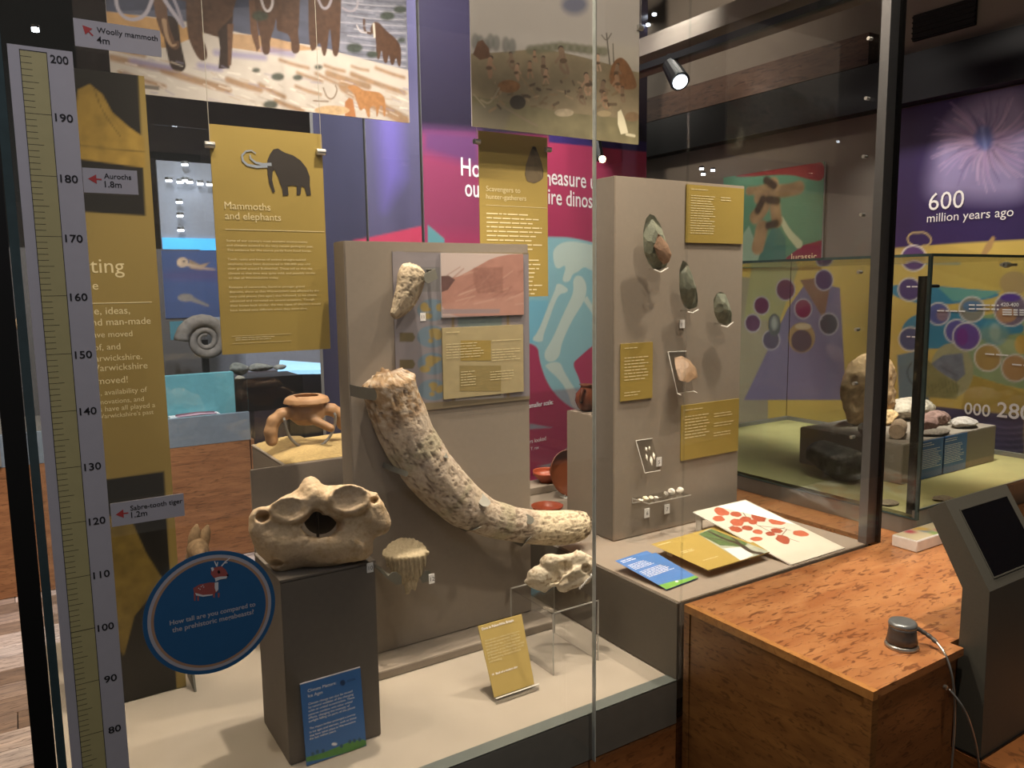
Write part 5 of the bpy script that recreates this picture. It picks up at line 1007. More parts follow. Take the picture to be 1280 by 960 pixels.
# pots right of the tusk board
bp = thing('brown_pot', 'glossy brown pot on the grey plinth between the boards', 'pot', (1.93, 2.4, pd.location[2])); pz = at(708, 513, y=2.5)[2]+.001
pq_ = at(735, 500, y=2.43)
MB().lathe([(.02, 0), (.036, .015), (.046, .042), (.042, .07), (.027, .088), (.022, .10), (.030, .107), (.024, .107), (.017, .085), (.001, .08)], (max(1.90, pq_[0]), 2.44, pz), 28).build('body', mat('glazed_brown', '#6e3a22', .2, 0, .15, 12), bp, True)
MB().tube([(1.880, 2.42, pz+.085), (1.862, 2.41, pz+.09), (1.854, 2.41, pz+.06), (1.864, 2.42, pz+.04)], .007, 8).build('handle', mat('glazed_brown_handle', '#5c2f1b', .2), bp, True)
redm = mat('red_gloss_ware', '#a64a26', .3, 0, .12, 10); dkm = mat('brown_gloss_ware', '#6a3518', .35, 0, .12, 10)
zsh = at(690, 606, y=2.77)[2]+.001; sh2 = prop(box('riser', (1.60, 2.77, ZP+.001), (2.30, 2.89, zsh-.001), MT['plat'], None, .002), 'small taupe riser with red ware behind the backboard', 'riser')
MB().lathe([(.03, 0), (.035, .010), (.062, .035), (.060, .05), (.062, .053), (.06, .035), (.03, .014), (.001, .010)], (at(684, 595, y=2.82)[0], 2.825, zsh), 36).build('red_bowl', redm, None, True); prop(bpy.data.objects['red_bowl'], 'orange red ware bowl standing left of the brown dish', 'bowl')
cdx = at(722, 607, y=2.56); dd = thing('brown_dish', 'large round brown dish standing on edge by the plinth', 'dish', (1.79, 2.66, ZP)); V = []; 
prof = [(0.001, 0), (.05, 0), (.085, .012), (.098, .03), (.102, .03), (.09, .008), (.05, -.006), (.001, -.006)]
mb = MB(); seg = 40; cen = np.array([at(684, 606, y=2.70)[0]+.1, 2.70, ZP+.104]); V = [(cen[0]+r*math.cos(2*math.pi*k/seg), cen[1]-h_+.25*r*math.sin(2*math.pi*k/seg), cen[2]+.97*r*math.sin(2*math.pi*k/seg)) for r, h_ in prof for k in range(seg)]
mb.add(V, [(i*seg+k, i*seg+(k+1) % seg, (i+1)*seg+(k+1) % seg, (i+1)*seg+k) for i in range(len(prof)-1) for k in range(seg)]); mb.build('plate', dkm, dd, True)
MB().box((cen[0]-.05, 2.64, ZP+.001), (cen[0]-.02, 2.675, ZP+.005)).tube([(cen[0]-.045, 2.65, ZP+.002), (cen[0]-.045, 2.645, ZP+.02)], .002, 6).build('clear_rest', MT['aedge'], dd)
zd = at(684, 641, z=ZP); print('zd', zd)
MB().lathe([(.03, 0), (.034, .006), (.055, .020), (.063, .030), (.066, .030), (.056, .016), (.03, .009), (.001, .008)], (zd[0], zd[1], ZP+.001), 36).build('red_dish', redm, None, True); prop(bpy.data.objects['red_dish'], 'shallow orange red dish just above the tusk tip', 'dish')
# small hare-like animal behind the round sticker
hb = at(246, 690, y=2.62); hr_ = thing('hare', 'brown upright eared small deer or hare behind the round sticker', 'animal', (hb[0], 2.64, ZF+.001))
def sH(p):
    q = p-np.array([hb[0], 2.64, ZF+.001]); d = ell3(q, (.0, .02, .13), (.07, .10, .13)); d = smin(d, ell3(q, (0, -.03, .26), (.045, .05, .07)), .03); d = smin(d, ell3(q, (-.005, -.07, .335), (.032, .05, .035)), .02); d = smin(d, caps(q, (-.005, -.11, .325), (-.005, -.125, .32), .018), .02)
    for s_ in (-1, 1): d = smin(d, caps(q, (s_*.03, -.05, .1), (s_*.03, -.07, .012), .018, .012), .02); d = smin(d, caps(q, (s_*.05, 0, .06), (s_*.05, -.07, .014), .03, .014), .02)
    return d+(noise3(p, 80, 3)-.5)*.006
V, F_ = nets(sH, np.array([hb[0]-.12, 2.5, ZF-.01]), np.array([hb[0]+.12, 2.79, ZF+.4]), .006); obj('body', V, F_, MT['fur'], hr_, True)
for a, b in (((240, 690), (246, 655)), ((250, 690), (260, 656))):
    A_ = at(*a, y=2.58); B_ = at(*b, y=2.60); MB().tube([A_, A_*.5+B_*.5, B_*.8+A_*.2, B_], [.014, .02, .014, .003], 10).build('ear', MT['fur'], hr_, True)
for s_ in (-1, 1): 
    c = (hb[0]-.005+s_*.027, 2.56, ZF+.345); MB().lathe([(.001, -.005), (.005, 0), (.001, .005)], c, 8).build('eye', MT['ink'], hr_, True)

# ================================================================== WOODEN CABINET, PUCK, KIOSK
cab = thing('wooden_counter', 'varnished oak veneered counter built against the glass case', 'counter', (1.8, 1.3, 0)); cx0, cx1, cy0 = 1.567, 1.95, .965
top = [(cx0+.018, cy0, 0), (cx1, cy0, 0), (cx1, 1.0, 0), (4.4, 1.0, 0), (4.4, 3.4, 0), (2.53, 3.4, 0), (2.53, 1.552, 0), (cx0+.018, 1.552, 0)]
MB().prism([(a, b, ZP-.020) for a, b, c in top], (0, 0, .020)).build('worktop', MT['oaktop'], cab)
MB().prism([(cx0, cy0-.001, ZP-.022), (cx0+.018, cy0-.001, ZP-.022), (cx0+.018, 1.552, ZP-.022), (cx0, 1.552, ZP-.022)], (0, 0, .022)).build('edge_band', MT['oakedge'], cab)
box('side_panel', (cx0+.004, cy0+.022, .01), (cx0+.02, 1.53, ZP-.023), MT['oakside'], cab)
box('corner_post', (cx0, cy0, 0), (cx0+.024, cy0+.021, ZP-.0225), MT['oakside'], cab); box('corner_post', (cx0, 1.531, 0), (cx0+.02, 1.552, ZP-.0225), MT['oakside'], cab)
box('front_panel', (cx0+.026, cy0+.004, .01), (1.885, cy0+.018, ZP-.022), MT['oakend'], cab); box('front_panel', (1.892, cy0+.012, .01), (cx1-.01, cy0+.024, ZP-.022), MT['oakend'], cab)
box('base_panel', (cx1-.02, cy0+.03, .01), (cx1-.004, 1.0, ZP-.022), MT['oakside'], cab); box('base_panel', (cx1-.003, 1.008, .01), (4.39, 1.025, ZP-.022), MT['oakend'], cab)
box('base_panel', (4.37, 1.03, .01), (4.39, 3.38, ZP-.022), MT['oakend'], cab); box('base_panel', (2.54, 3.37, .01), (4.36, 3.39, ZP-.022), MT['oakend'], cab)
KZ = at(1225, 948, x=1.958)[2]
stp = prop(box('wooden_step', (1.953, .6, 0), (3.6, .998, KZ-.003), MT['oakend'], None, .003), 'low oak step under the touchscreen kiosk', 'step')
pk = at(1127, 808, z=ZP); pu = thing('listening_handset', 'round grey handset puck resting on the oak counter', 'handset', (pk[0], pk[1], ZP+.0005)); kp = .0024*.8
MB().lathe([(.0395, 0), (.0405, .004), (.038, .009), (.036, .010), (.001, .010)], (pk[0], pk[1], ZP+.0005), 36).build('base_ring', MT['steel'], pu, True)
MB().lathe([(.034, .0105), (.037, .014), (.034, .030), (.0325, .048), (.0335, .054), (.001, .054)], (pk[0], pk[1], ZP+.0005), 36).build('body', mat('graphite_plastic', '#55575a', .35, .3), pu, True)
MB().lathe([(.0335, .0545), (.034, .060), (.0315, .066), (.026, .067), (.001, .067)], (pk[0], pk[1], ZP+.0005), 36).build('cap', mat('silver_grey_cap', '#8c9294', .3, .6), pu, True)
c0 = np.array([pk[0]+.034, pk[1]-.004, ZP+.048]); pts = [c0]+[at(a, b, y=yy) for a, b, yy in ((1160, 792, 1.03), (1172, 802, 1.0), (1184, 818, .96), (1192, 850, .945), (1194, 885, .94), (1192, 930, .94), (1188, 975, .94), (1186, 1060, .94))]
def smoothpath(P, n=8):
    P = np.array(P); L = np.r_[0, np.cumsum(np.linalg.norm(np.diff(P, axis=0), axis=1))]; t = np.linspace(0, L[-1], len(P)*n); Q_ = np.stack([np.interp(t, L, P[:, i]) for i in range(3)], 1)
    for _ in range(n*3): Q_[1:-1] = (Q_[:-2]+2*Q_[1:-1]+Q_[2:])/4
    return Q_
SP = smoothpath(pts); scb = MB().tube(SP, .0032, 10).build('steel_cable', MT['steel'], pu, True)
s1 = SP[1:10]; MB().tube(s1, [.0062 if i % 2 else .0048 for i in range(len(s1))], 10).build('strain_relief', mat('ribbed_grey', '#4b4a48', .5), scb)
pts = [at(a, b, y=yy) for a, b, yy in ((1186, 861, .953), (1198, 874, .93), (1208, 890, .92), (1218, 920, .91), (1224, 955, .91), (1228, 1000, .91))]
ca2 = thing('steel_cable', 'second looped steel cable hanging down the counter end', 'cable', pts[-1]); MB().tube(smoothpath(pts), .003, 10).build('cord', MT['steel'], ca2, True); MB().tube([pts[0]+(0, .004, 0), pts[0]+(0, .012, 0)], .006, 10).build('plug', MT['steel'], ca2)
kx = 1.958; kb = at(1225, 948, x=kx); ki = thing('touchscreen_kiosk', 'dark grey floor kiosk with a tilted black screen', 'kiosk', (2.1, .95, KZ)); kw = .307
prof = [at(a, b, x=kx) for a, b in ((1181, 627), (1237, 740), (1226, 948), (1190, 935), (1203, 735), (1159, 637))]; prof[2][2] = prof[3][2] = KZ
P0, P1, P2, P3, P4, P5 = prof; print('kiosk profile', [p.round(3).tolist() for p in prof])
MB().prism([P1, P2, P3, P4], (kw, 0, 0)).build('column', MT['kiosk'], ki); kh = MB().prism([P0, P1, P4, P5], (kw, 0, 0)).build('head', MT['kiosk'], ki)
box('base_plate', (kx-.004, P2[1]-.004, KZ-.0025), (kx+kw+.004, P3[1]+.004, KZ+.002), MT['black'], ki)
FK = Frame(P1, (1, 0, 0), P0-P1); hk = np.linalg.norm(P0-P1); print('head len', hk)
mb = MB(); FK.slab(mb, .045, .028, kw-.03, hk-.032, .006, .0015); mb.build('screen', MT['screen'], kh)
mb = MB(); 
for a in ((.041, .024, .0445, hk-.028), (kw-.0295, .024, kw-.026, hk-.028), (.045, .024, kw-.03, .0275), (.045, hk-.0315, kw-.03, hk-.028)): FK.slab(mb, *a, .004, .0022)
mb.build('bezel', MT['kiosk'], kh)

# ================================================================== SECOND CASE
c2 = thing('display_case', 'smaller glass case of rocks standing on the counter at right', 'display case', (3.4, 2.3, ZP+.001)); X2, Y2, X3, Y3 = 2.675, 1.512, 3.98, 3.1
for a, b in (((X2, Y2, ZP+.001), (X3, Y2+.02, .785)), ((X2, Y2+.0205, ZP+.001), (X2+.02, Y3, .752)), ((X3-.02, Y2+.021, ZP+.001), (X3, Y3, .785)), ((X2+.021, Y3-.02, ZP+.001), (X3-.021, Y3, .785))): box('fascia', a, b, MT['fascia'], c2)
box('deck', (X2+.021, Y2+.021, .70), (X3-.021, Y3-.021, .765), MT['green'], c2)
ztop = 1.688
for a, b in (((X2+.012, Y2+.002, .786), (X3, Y2+.008, ztop)), ((X2+.002, Y2+.012, .753), (X2+.008, Y3, ztop)), ((X3-.008, Y2+.012, .786), (X3-.002, Y3, ztop)), ((X2+.012, Y3-.008, .786), (X3-.012, Y3-.002, ztop))): box('glass_pane', a, b, MT['glass2'], c2)
box('glass_top', (X2, Y2, ztop+.0005), (X3, Y3, ztop+.008), MT['glass2'], c2)
mb = MB().box((X2-.001, Y2-.001, .753), (X2+.010, Y2+.010, ztop)).box((X2-.001, Y2-.002, ztop-.001), (X3, Y2-.0005, ztop+.009)).box((X2-.002, Y2, ztop-.001), (X2-.0005, Y3, ztop+.009)).box((X2-.001, Y2-.001, .786), (X3, Y2+.001, .792)).box((X2-.002, Y2, .752), (X2+.0015, Y3, .758)); mb.build('glass_edge', MT['gedge2'], c2)
c2p = box('corner_post', (X2+.012, Y2+.024, .765), (X2+.042, Y2+.05, 1.62), MT['black'], c2); MB().tube([(X2+.02, Y2+.03, 1.585), (X2+.075, Y2+.012, 1.585)], .006, 8).build('hinge', MT['black'], c2p)
q = at(1262, 331, y=Y2+.02); MB().box((q[0]-.05, q[1], q[2]-.005), (q[0]+.06, q[1]+.012, q[2]+.005)).tube([(q[0]-.04, q[1], q[2]), (q[0]-.01, q[1], q[2])], .012, 8).build('lock', MT['steel'], c2)
bz = .935; kbx = thing('display_block', 'grey display block with rocks inside the right hand case', 'display block', (3.4, 2.2, .766)); box('block', (3.05, 1.8, .766), (3.80, 2.30, bz), MT['greyfab'], kbx, .003)
for i, (a, b) in enumerate(((1149, 1177), (1179, 1205))):
    F_, w, h = yframe([(a, 552-i*4), (b, 547-i*4), (a, 610-i*4), (b, 603-i*5)], 1.799); h = min(h, .165); F_.o[2] = .768
    t = thing('block_label', ['blue label at the left of the grey block front', 'blue label at the right of the grey block front'][i], 'label', F_.p(w/2, 0)); mb = MB(); F_.slab(mb, 0, 0, w, h, .002, .003); mb.build('board', MT['bluel'], t); greek(F_, .012, h-.012, w*.5, 2, .009, MT['whiteink'], t, i, d=.0035); greek(F_, .012, h-.04, w*.82, 11, .0078, MT['whiteink'], t, i+5, d=.0035)
def onblock(nm, lab, px, py, Y, rx, ry, rz, seed, c1, c2_, zb=bz, **k):
    p = at(px, py, y=Y); o = boulder(nm, (p[0], Y, zb+rz*.86+.001), (rx, ry, rz), seed, c1, c2_, **k); return prop(o, lab, 'rock')
# big upright tan slab
onblock('rock_slab', 'big upright tan rock slab at the back of the right case', 1086, 500, 2.16, .20, .07, .19, 3, '#b08c5c', '#d2aa74', h=.010, rough=.09)
mb = None
c = at(1117, 548, y=1.88); cr = thing('stone_core', 'pale cylindrical stone core lying at the block corner', 'rock', (3.2, 1.9, bz+.001)); A_ = np.array([3.125, 1.875, bz+.034]); B_ = np.array([3.27, 1.95, bz+.034])
MB().tube([A_, A_*.66+B_*.34, A_*.33+B_*.67, B_], [.031, .033, .033, .031], 24).build('core', mat('buff_stone', '#a98f72', .85, 0, .2, 60, .5), cr)
for i, (nm, x_, Y, rx, ry, rz, a, b, lab) in enumerate((('rock', 3.13, 2.0, .05, .05, .032, '#a39c8c', '#bdb8a8', 'pale rock left of the core on the block'), ('rock', 3.42, 2.12, .09, .06, .04, '#c29c64', '#d4b47c', 'orange tan rock behind the core'), ('rock', 3.44, 1.93, .085, .05, .034, '#7a5a50', '#8c6c60', 'dark reddish rock on the block'), ('rock', 3.60, 1.98, .08, .06, .036, '#7f6156', '#98766a', 'second dark reddish rock further right'),
                                                       ('rock', 3.66, 2.14, .17, .09, .055, '#a89d88', '#beb29c', 'flat pale grey rock slab behind the red rocks'), ('rock', 3.36, 1.84, .09, .04, .014, '#6c6054', '#7e7262', 'thin brown rock slab near the block edge'), ('rock', 3.64, 1.86, .08, .05, .026, '#a89e92', '#c0b6aa', 'pale chalky rock at the right end of the block'))):
    prop(boulder(nm, (x_, Y, bz+rz*.84), (rx, ry, rz), 60+i, a, b, cuts=5), lab, 'rock')
p = at(1060, 600, x=2.9); prop(boulder('rock', (2.94, 2.03, .766+.075), (.075, .15, .088), 77, '#35342f', '#55534b', cuts=7, rough=.05, h=.009), 'large dark angular rock on the olive floor of the case', 'rock')
for i, (a, b) in enumerate(((1100, 630), (1065, 592), (1180, 622))):
    p = at(a, b, z=.775); prop(boulder('rock', (max(2.75, p[0]), max(1.58, p[1]), .772), (.05, .035, .006), 90+i, '#6a5a48', '#8a7a5c', h=.004), ['flat brown stone chip near the case corner', 'flat brown stone chip beyond the dark rock', 'flat brown stone chip before the blue labels'][i], 'rock')
A_ = at(1146, 690, z=ZP); tb = thing('activity_box', 'low white box with a colourful printed top on the counter', 'box', (A_[0]+.2, A_[1]+.04, ZP+.001))
box('box_body', (A_[0]-.01, A_[1]-.005, ZP+.001), (A_[0]+.55, A_[1]+.085, ZP+.04), MT['whiteink'], tb, .002)
FB = Frame((A_[0]-.005, A_[1], ZP+.0405), (1, 0, 0), (0, 1, 0)); pb = Paint(FB, .54, .08, .008, '#d8c9a0')
for k in range(14):
    g_ = random.Random(k); x_ = g_.uniform(0, .54); y_ = g_.uniform(0, .08); c_ = S(g_.choice(['#c4475a', '#d8b23c', '#4b86b8', '#8fb05a', '#e0d8c8'])); m_ = np.clip(1.5-np.hypot(pb.A-x_, pb.B-y_)/.02, 0, 1)[..., None]; pb.C = pb.C*(1-m_)+c_*m_
pb.build('print', tb)

# ================================================================== MURAL ON THE RIGHT WALL
mu = thing('wall_mural', 'yellow and purple timeline mural reading 600 million years ago', 'mural', (XR-.01, 2.2, .5))
FM = Frame((XR-.012, 5.6, .55), (0, -1, 0), (0, 0, 1)); HM = at(1120, 138, x=XR-.012)[2]-.55; WM = 5.6-1.5; cut = at(1112, 300, x=XR-.012)
mb = MB(); FM.slab(mb, 5.6-cut[1]-.05, 0, WM, HM, .01); lowH = 1.155; FM.slab(mb, 0, 0, 5.6-cut[1]-.051, lowH, .01); mb.build('board', MT['white'], mu)
def mural(a0, a1, b1, nm):
    fr_ = Frame(FM.p(a0, 0), (0, -1, 0)); P_ = Paint(fr_, a1-a0, b1, .0085, '#d2b545')
    yg = lambda x_, y_: (1100+x_*.2397, 300+y_*.2397)
    P_.poly([(880, 340), (960, 350), (960, 600), (880, 600)], '#a39a78'); P_.poly([(940, 330), (1000, 330), (975, 400), (930, 400)], '#a9a86a')
    P_.poly([(985, 385), (1010, 350), (1050, 360), (1058, 500), (930, 500)], '#7c7490'); P_.poly([(1000, 350), (1040, 345), (1030, 400)], '#8f6a4c')
    P_.poly([yg(40, 100), yg(250, 95), yg(420, 105), yg(420, 130), yg(40, 125)], '#3c8c9c'); P_.poly([yg(40, 230), yg(250, 235), yg(620, 270), yg(620, 300), yg(420, 330), yg(250, 345), yg(60, 295)], '#2b87a8')
    P_.poly([yg(300, 245), yg(630, 268), yg(560, 300), yg(380, 320)], '#5fa79a'); P_.poly([yg(100, 480), yg(150, 400), yg(260, 370), yg(400, 370), yg(560, 400), yg(751, 420), yg(751, 500), yg(600, 540), yg(420, 560), yg(250, 570), yg(180, 560)], '#2a86a6')
    P_.poly([yg(500, 400), yg(760, 355), yg(760, 440), yg(620, 420)], '#88a86a'); P_.poly([yg(380, 590), yg(520, 520), yg(760, 480), yg(760, 780), yg(620, 750), yg(470, 700)], '#8fa873'); P_.poly([yg(460, 700), yg(640, 755), yg(760, 800), yg(760, 940), yg(420, 900)], '#b59a30')
    P_.poly([yg(250, 0), yg(640, 100), yg(640, 260), yg(250, 140)], '#c3a63a', .5); P_.poly([yg(90, 600), yg(230, 570), yg(260, 860), yg(100, 880)], '#5c7c88')
    P_.ell(*yg(375, 680), 27, 34, '#a9a676', nz=.1); P_.poly([yg(260, 650), yg(330, 600), yg(430, 590), yg(445, 700), yg(400, 740), yg(330, 700)], '#77808c', nz=.3, sc=30); P_.poly([yg(225, 600), yg(300, 680), yg(415, 760), yg(400, 830), yg(240, 820)], '#8c8b52', nz=.25, sc=30)
    for i in range(9): P_.line([yg(250+i*18, 760-i*4), yg(262+i*18, 800-i*1)], .8, '#5f5f38', .7)
    for i in range(8): P_.line([yg(300+i*12, 660+i*6), yg(325+i*12, 655+i*8)], .8, '#3f5560', .7)
    P_.line([yg(165, 640), yg(140, 680), yg(150, 730), yg(190, 770)], 1.6, '#2c4a52'); P_.ell(*yg(600, 480), 17, 17, '#3f9ab0', soft=.02); P_.ell(*yg(600, 480), 7, 11, '#a4c4c0', .8, soft=.02); P_.ell(*yg(590, 500), 22, 12, '#8f9a64', .5, soft=.04); P_.ell(*yg(740, 545), 9, 12, '#d2a72e')
    P_.ell(*yg(700, 225), 18, 15, '#b39662', .8); P_.poly([(1111, 512), (1170, 508), (1280, 520), (1280, 640), (1111, 640)], '#4b4768', nz=.3, sc=12)
    for i in range(26): P_.line([(1205+i*2, 530+i*3), (1230, 524+i*4.2), (1262, 533+i*3.4), (1290, 526+i*4)], 1, '#7d7899' if i % 2 else '#34314f', .7)
    P_.poly([yg(50, 855), yg(180, 870), yg(300, 905), yg(150, 960), yg(50, 960)], '#5c5470')
    P_.poly([(1090, 100), (1290, 80), (1290, 299), (1200, 304), (1090, 312)], '#33245c', nz=.05)
    # crater
    P_.poly([(1152, 245), (1165, 190), (1185, 150), (1225, 120), (1290, 104), (1290, 240), (1260, 250), (1200, 248)], '#8d82b0', soft=.12, nz=.2, sc=6)
    for i in range(120):
        g_ = random.Random(i); t_ = g_.uniform(0, 6.28); r0, r1 = g_.uniform(5, 22), g_.uniform(34, 75); cx_, cy_ = 1232, 178
        P_.line([(cx_+r0*math.cos(t_), cy_+r0*.8*math.sin(t_)), (cx_+(r0+r1)/2*math.cos(t_+.12), cy_+(r0+r1)/2*.8*math.sin(t_+.12)), (cx_+r1*math.cos(t_), cy_+r1*.85*math.sin(t_))], (3, .8), g_.choice(['#c4a6d0', '#b094c8', '#6c5c92', '#ceb0d4', '#584b80']), .6, soft=.012)
    P_.ell(1230, 172, 12, 15, '#5566b0', .9, soft=.03); P_.line([(1228, 160), (1232, 186)], 3, '#8fa0e0', .8, soft=.02)
    P_.poly([(1090, 100), (1160, 100), (1160, 230), (1150, 300), (1090, 312)], '#2c2148', soft=.2)
    # outlined tree
    P_.line([(1144, 318), (1145, 308), (1136, 304), (1134, 297), (1139, 291), (1148, 291), (1155, 290), (1162, 295), (1165, 301), (1160, 307), (1151, 307), (1151, 318)], 1.3, '#d6bc6c')
    P_.poly([(1225, 320), (1232, 306), (1241, 295), (1244, 297), (1240, 310), (1232, 320)], '#b58f50')
    for (a, b, r_, fc, rim) in ((176, 95, 15, '#5c3f78', 1), (155, 258, 13.5, '#4c3c78', 1), (160, 517, 14, '#465080', 1), (305, 385, 13, '#5660a0', 1), (480, 362, 15, '#8a8878', 1), (400, 477, 14, '#5a55a0', 1), (452, 504, 16.5, '#6a4a98', 1), (682, 362, 20, '#7a6a80', 1), (563, 614, 16, '#b39245', 1), (705, 668, 16, '#b3884c', 1)):
        P_.ell(*yg(a, b), r_+1.6, r_+1.6, '#dcd8d0'); P_.ell(*yg(a, b), r_, r_, fc)
    P_.ell(*yg(482, 345), 12, 7, '#4c7ca8', .9); P_.ell(*yg(682, 300), 13, 5, '#5a3a9a'); P_.ell(*yg(660, 390), 13, 10, '#b8875c'); P_.ell(*yg(430, 505), 7, 11, '#7c2c86', .8); P_.ell(*yg(325, 390), 7, 8, '#a88278', .7)
    for (a, b, r_, fc) in ((982, 362, 11, '#6b3050'), (1030, 350, 10.5, '#4c3560'), (1004, 386, 10, '#8c2c50'), (952, 382, 9, '#6b2c50'), (941, 404, 9, '#6a4560'), (1036, 405, 11, '#4c4a50'), (964, 425, 10, '#5a5568')):
        P_.ell(a, b, r_+1.4, (r_+1.4)*1.15, '#b4aeb0'); P_.ell(a, b, r_, r_*1.15, fc)
    P_.ell(1002, 422, 17, 19, '#a88a50'); P_.ell(1002, 426, 13, 14, '#5a4a50'); P_.ell(968, 406, 8, 14, '#59605c'); P_.ell(968, 404, 4, 8, '#a9b0a4', .9, soft=.03); P_.ell(1004, 408, 10, 4, '#c9b486')
    P_.build(nm, mu)
sp_ = 5.6-cut[1]-.05
mural(0, sp_, lowH, 'print_reflection'); mural(sp_, WM, HM, 'print')  # first print paints the mural's reflection in the second case's glass onto the wall
FMt = FM
def mtext(s_, p0, p1, **k): a = FM.uv(*p0); b = FM.uv(*p1); text(FM, s_, a[0], a[1], MT['whiteink'], mu, width=b[0]-a[0], d=.004, **k)
mtext('600', (1161, 263), (1205, 260)); mtext('million years ago', (1159, 278), (1267, 272))
yg = lambda x_, y_: (1100+x_*.2397, 300+y_*.2397)
for s_, a, b, c_, d_ in (('420-400', 630, 345, 725, 343), ('280', 610, 920, 790, 925), ('000', 440, 905, 575, 915)):
    mtext(s_, yg(a, b), yg(c_, d_), bold=.01)
for (a, b) in ((640, 360), (640, 372), (640, 384), (300, 365), (465, 335), (465, 355), (550, 590), (690, 645), (140, 240), (140, 500)): q = FM.uv(*yg(a, b)); greek(FM, q[0], q[1], .16, 1, .026, MT['whiteink'], mu, a, d=.003)

# green and red poster with fossils beyond the right case
YGp = 5.2
qa_, qb_ = at(905, 196, x=XR-.02), at(1031, 202, x=XR-.02); zlo = at(1028, 332, x=XR-.02)[2]; Fp = Frame((XR-.02, qa_[1], zlo), (0, -1, 0)); wp, hp = qa_[1]-qb_[1], qb_[2]-zlo
tpz = thing('poster', 'green and red fossil poster on the wall beyond the right case', 'poster', Fp.p(wp/2, 0)); mb = MB(); Fp.slab(mb, 0, 0, wp, hp, .015); mb.build('board', MT['white'], tpz)
p = Paint(Fp, wp, hp, .008, '#4c7a5c'); p.C *= (.9+.2*p.n(2, 1))[..., None]; ne = lambda x_, y_: (920+x_*.2707, 190+y_*.2707)
p.poly([ne(0, 100), ne(250, 30), ne(410, 30), ne(410, 140), ne(330, 125), ne(240, 100), ne(0, 120)], '#7c2c26'); p.poly([ne(230, 490), ne(310, 430), ne(400, 405), ne(400, 520), ne(230, 520)], '#7c2038'); p.poly([ne(0, 430), ne(60, 340), ne(110, 470), ne(100, 520), ne(0, 520)], '#7f9a80')
p.line([ne(210, 310), ne(240, 370), ne(290, 425)], (5, 9), '#a6ac84'); p.poly([ne(180, 320), ne(230, 400), ne(230, 500), ne(100, 500)], '#38685c')
for (a, b, c_, d_, w_) in ((110, 210, 170, 150, 14), (170, 180, 290, 165, 13), (90, 300, 130, 250, 14), (180, 250, 190, 320, 13), (120, 350, 100, 440, 15), (60, 180, 150, 160, 8)): p.line([ne(a, b), ne((a+c_)/2, (b+d_)/2+8), ne(c_, d_)], w_, '#8a6f48', nz=.5, sc=10, soft=.02)
for (a, b, c_, d_) in ((100, 270, 125, 220), (150, 220, 190, 225), (140, 130, 175, 155), (150, 340, 185, 330)): p.line([ne(a, b), ne(c_, d_)], 8, '#3a3022', nz=.3, soft=.02)
p.build('print', tpz); ptext(Fp, 'Jurassic', ne(250, 502), ne(372, 500), MT['cream'], tpz)

# ================================================================== BEYOND THE CASE
# pink dinosaur wall
vd = ray(1652, 319); dv = np.array([vd[0], vd[1], 0]); dv /= np.linalg.norm(dv); A0 = at(685, 593, z=.32)
A0 = CP+(at(685, 593, y=4.4)-CP)
FD = Frame(A0, dv, (0, 0, 1)); ul = FD.uv(410, 300)[0]; ur = FD.uv(808, 200)[0]; um = FD.uv(528, 250)[0]; vtop = 3.9-A0[2]
dw = thing('graphic_wall', 'pink dinosaur graphic wall with leg bones and white heading', 'graphic wall', (*FD.p((um+ur)/2, 0)[:2], 0))
FD0 = Frame(FD.p(um+.01, -0.02), dv); mb = MB(); FD0.slab(mb, 0, 0, ur-um-.01, vtop, .03); mb.build('board', MT['fascia'], dw)
P_ = Paint(FD0, ur-um-.01, vtop, .009, '#b82f5e'); de = lambda x_, y_: (640+x_/3.2, 350+y_/3.2); oe = lambda x_, y_: (520+x_/4.8, 160+y_/4.8)
P_.poly([(500, -300), (830, -300), (830, 190), (760, 182), (690, 172), (500, 165)], '#241f33', soft=.05); P_.poly([(686, 160), (810, 178), (810, 190), (686, 178)], '#3a2a72')
P_.poly([(500, 175), (600, 200), (620, 300), (500, 300)], '#8c3a60', .8, soft=.2); P_.poly([(528, 160), (600, 165), (600, 210), (528, 190)], '#6a3a6c', soft=.08)
P_.poly([oe(70, 580), oe(170, 665), oe(170, 720), oe(70, 720)], '#5c9aa0')
CY = '#8cc4cc'; PB = '#c9ddd0'
P_.poly([(640, 296), (685, 296), (720, 297), (770, 312), (770, 415), (745, 428), (722, 448), (715, 455), (725, 475), (728, 500), (723, 515), (700, 500), (683, 478), (674, 450), (672, 430), (640, 427)], CY)
P_.poly([(662, 375), (686, 375), (672, 430), (655, 427)], '#74c2d8')
hz = lambda x_, y_: (640+x_/4, 240+y_/4)
P_.poly([hz(205, 330), hz(205, 290), hz(240, 255), hz(300, 245), hz(390, 260), hz(440, 285), hz(440, 400), hz(400, 395), hz(360, 370), hz(330, 400), hz(300, 410), hz(290, 450), hz(245, 450), hz(270, 380), hz(260, 365), hz(235, 385), hz(215, 375)], PB)
P_.poly([hz(225, 450), hz(285, 485), hz(270, 505), hz(230, 510), hz(180, 650), hz(155, 720), hz(155, 748), hz(120, 750), hz(98, 735), hz(130, 700), hz(185, 560), hz(215, 490)], PB)
P_.poly([hz(303, 440), hz(325, 415), hz(355, 425), hz(375, 470), hz(365, 540), hz(300, 640), hz(245, 760), hz(240, 820), hz(200, 855), hz(165, 840), hz(160, 800), hz(200, 740), hz(260, 600), hz(310, 500)], PB)
P_.poly([hz(355, 540), hz(375, 520), hz(432, 620), hz(432, 645), hz(410, 620)], PB)
P_.poly([hz(165, 860), hz(240, 845), hz(260, 900), hz(330, 1010), hz(350, 1080), hz(300, 1085), hz(280, 1000), hz(230, 930), hz(170, 880)], PB)
P_.poly([hz(340, 480+380), hz(440, 705), hz(440, 1000), hz(350, 1000)], '#b82f5e', .0)
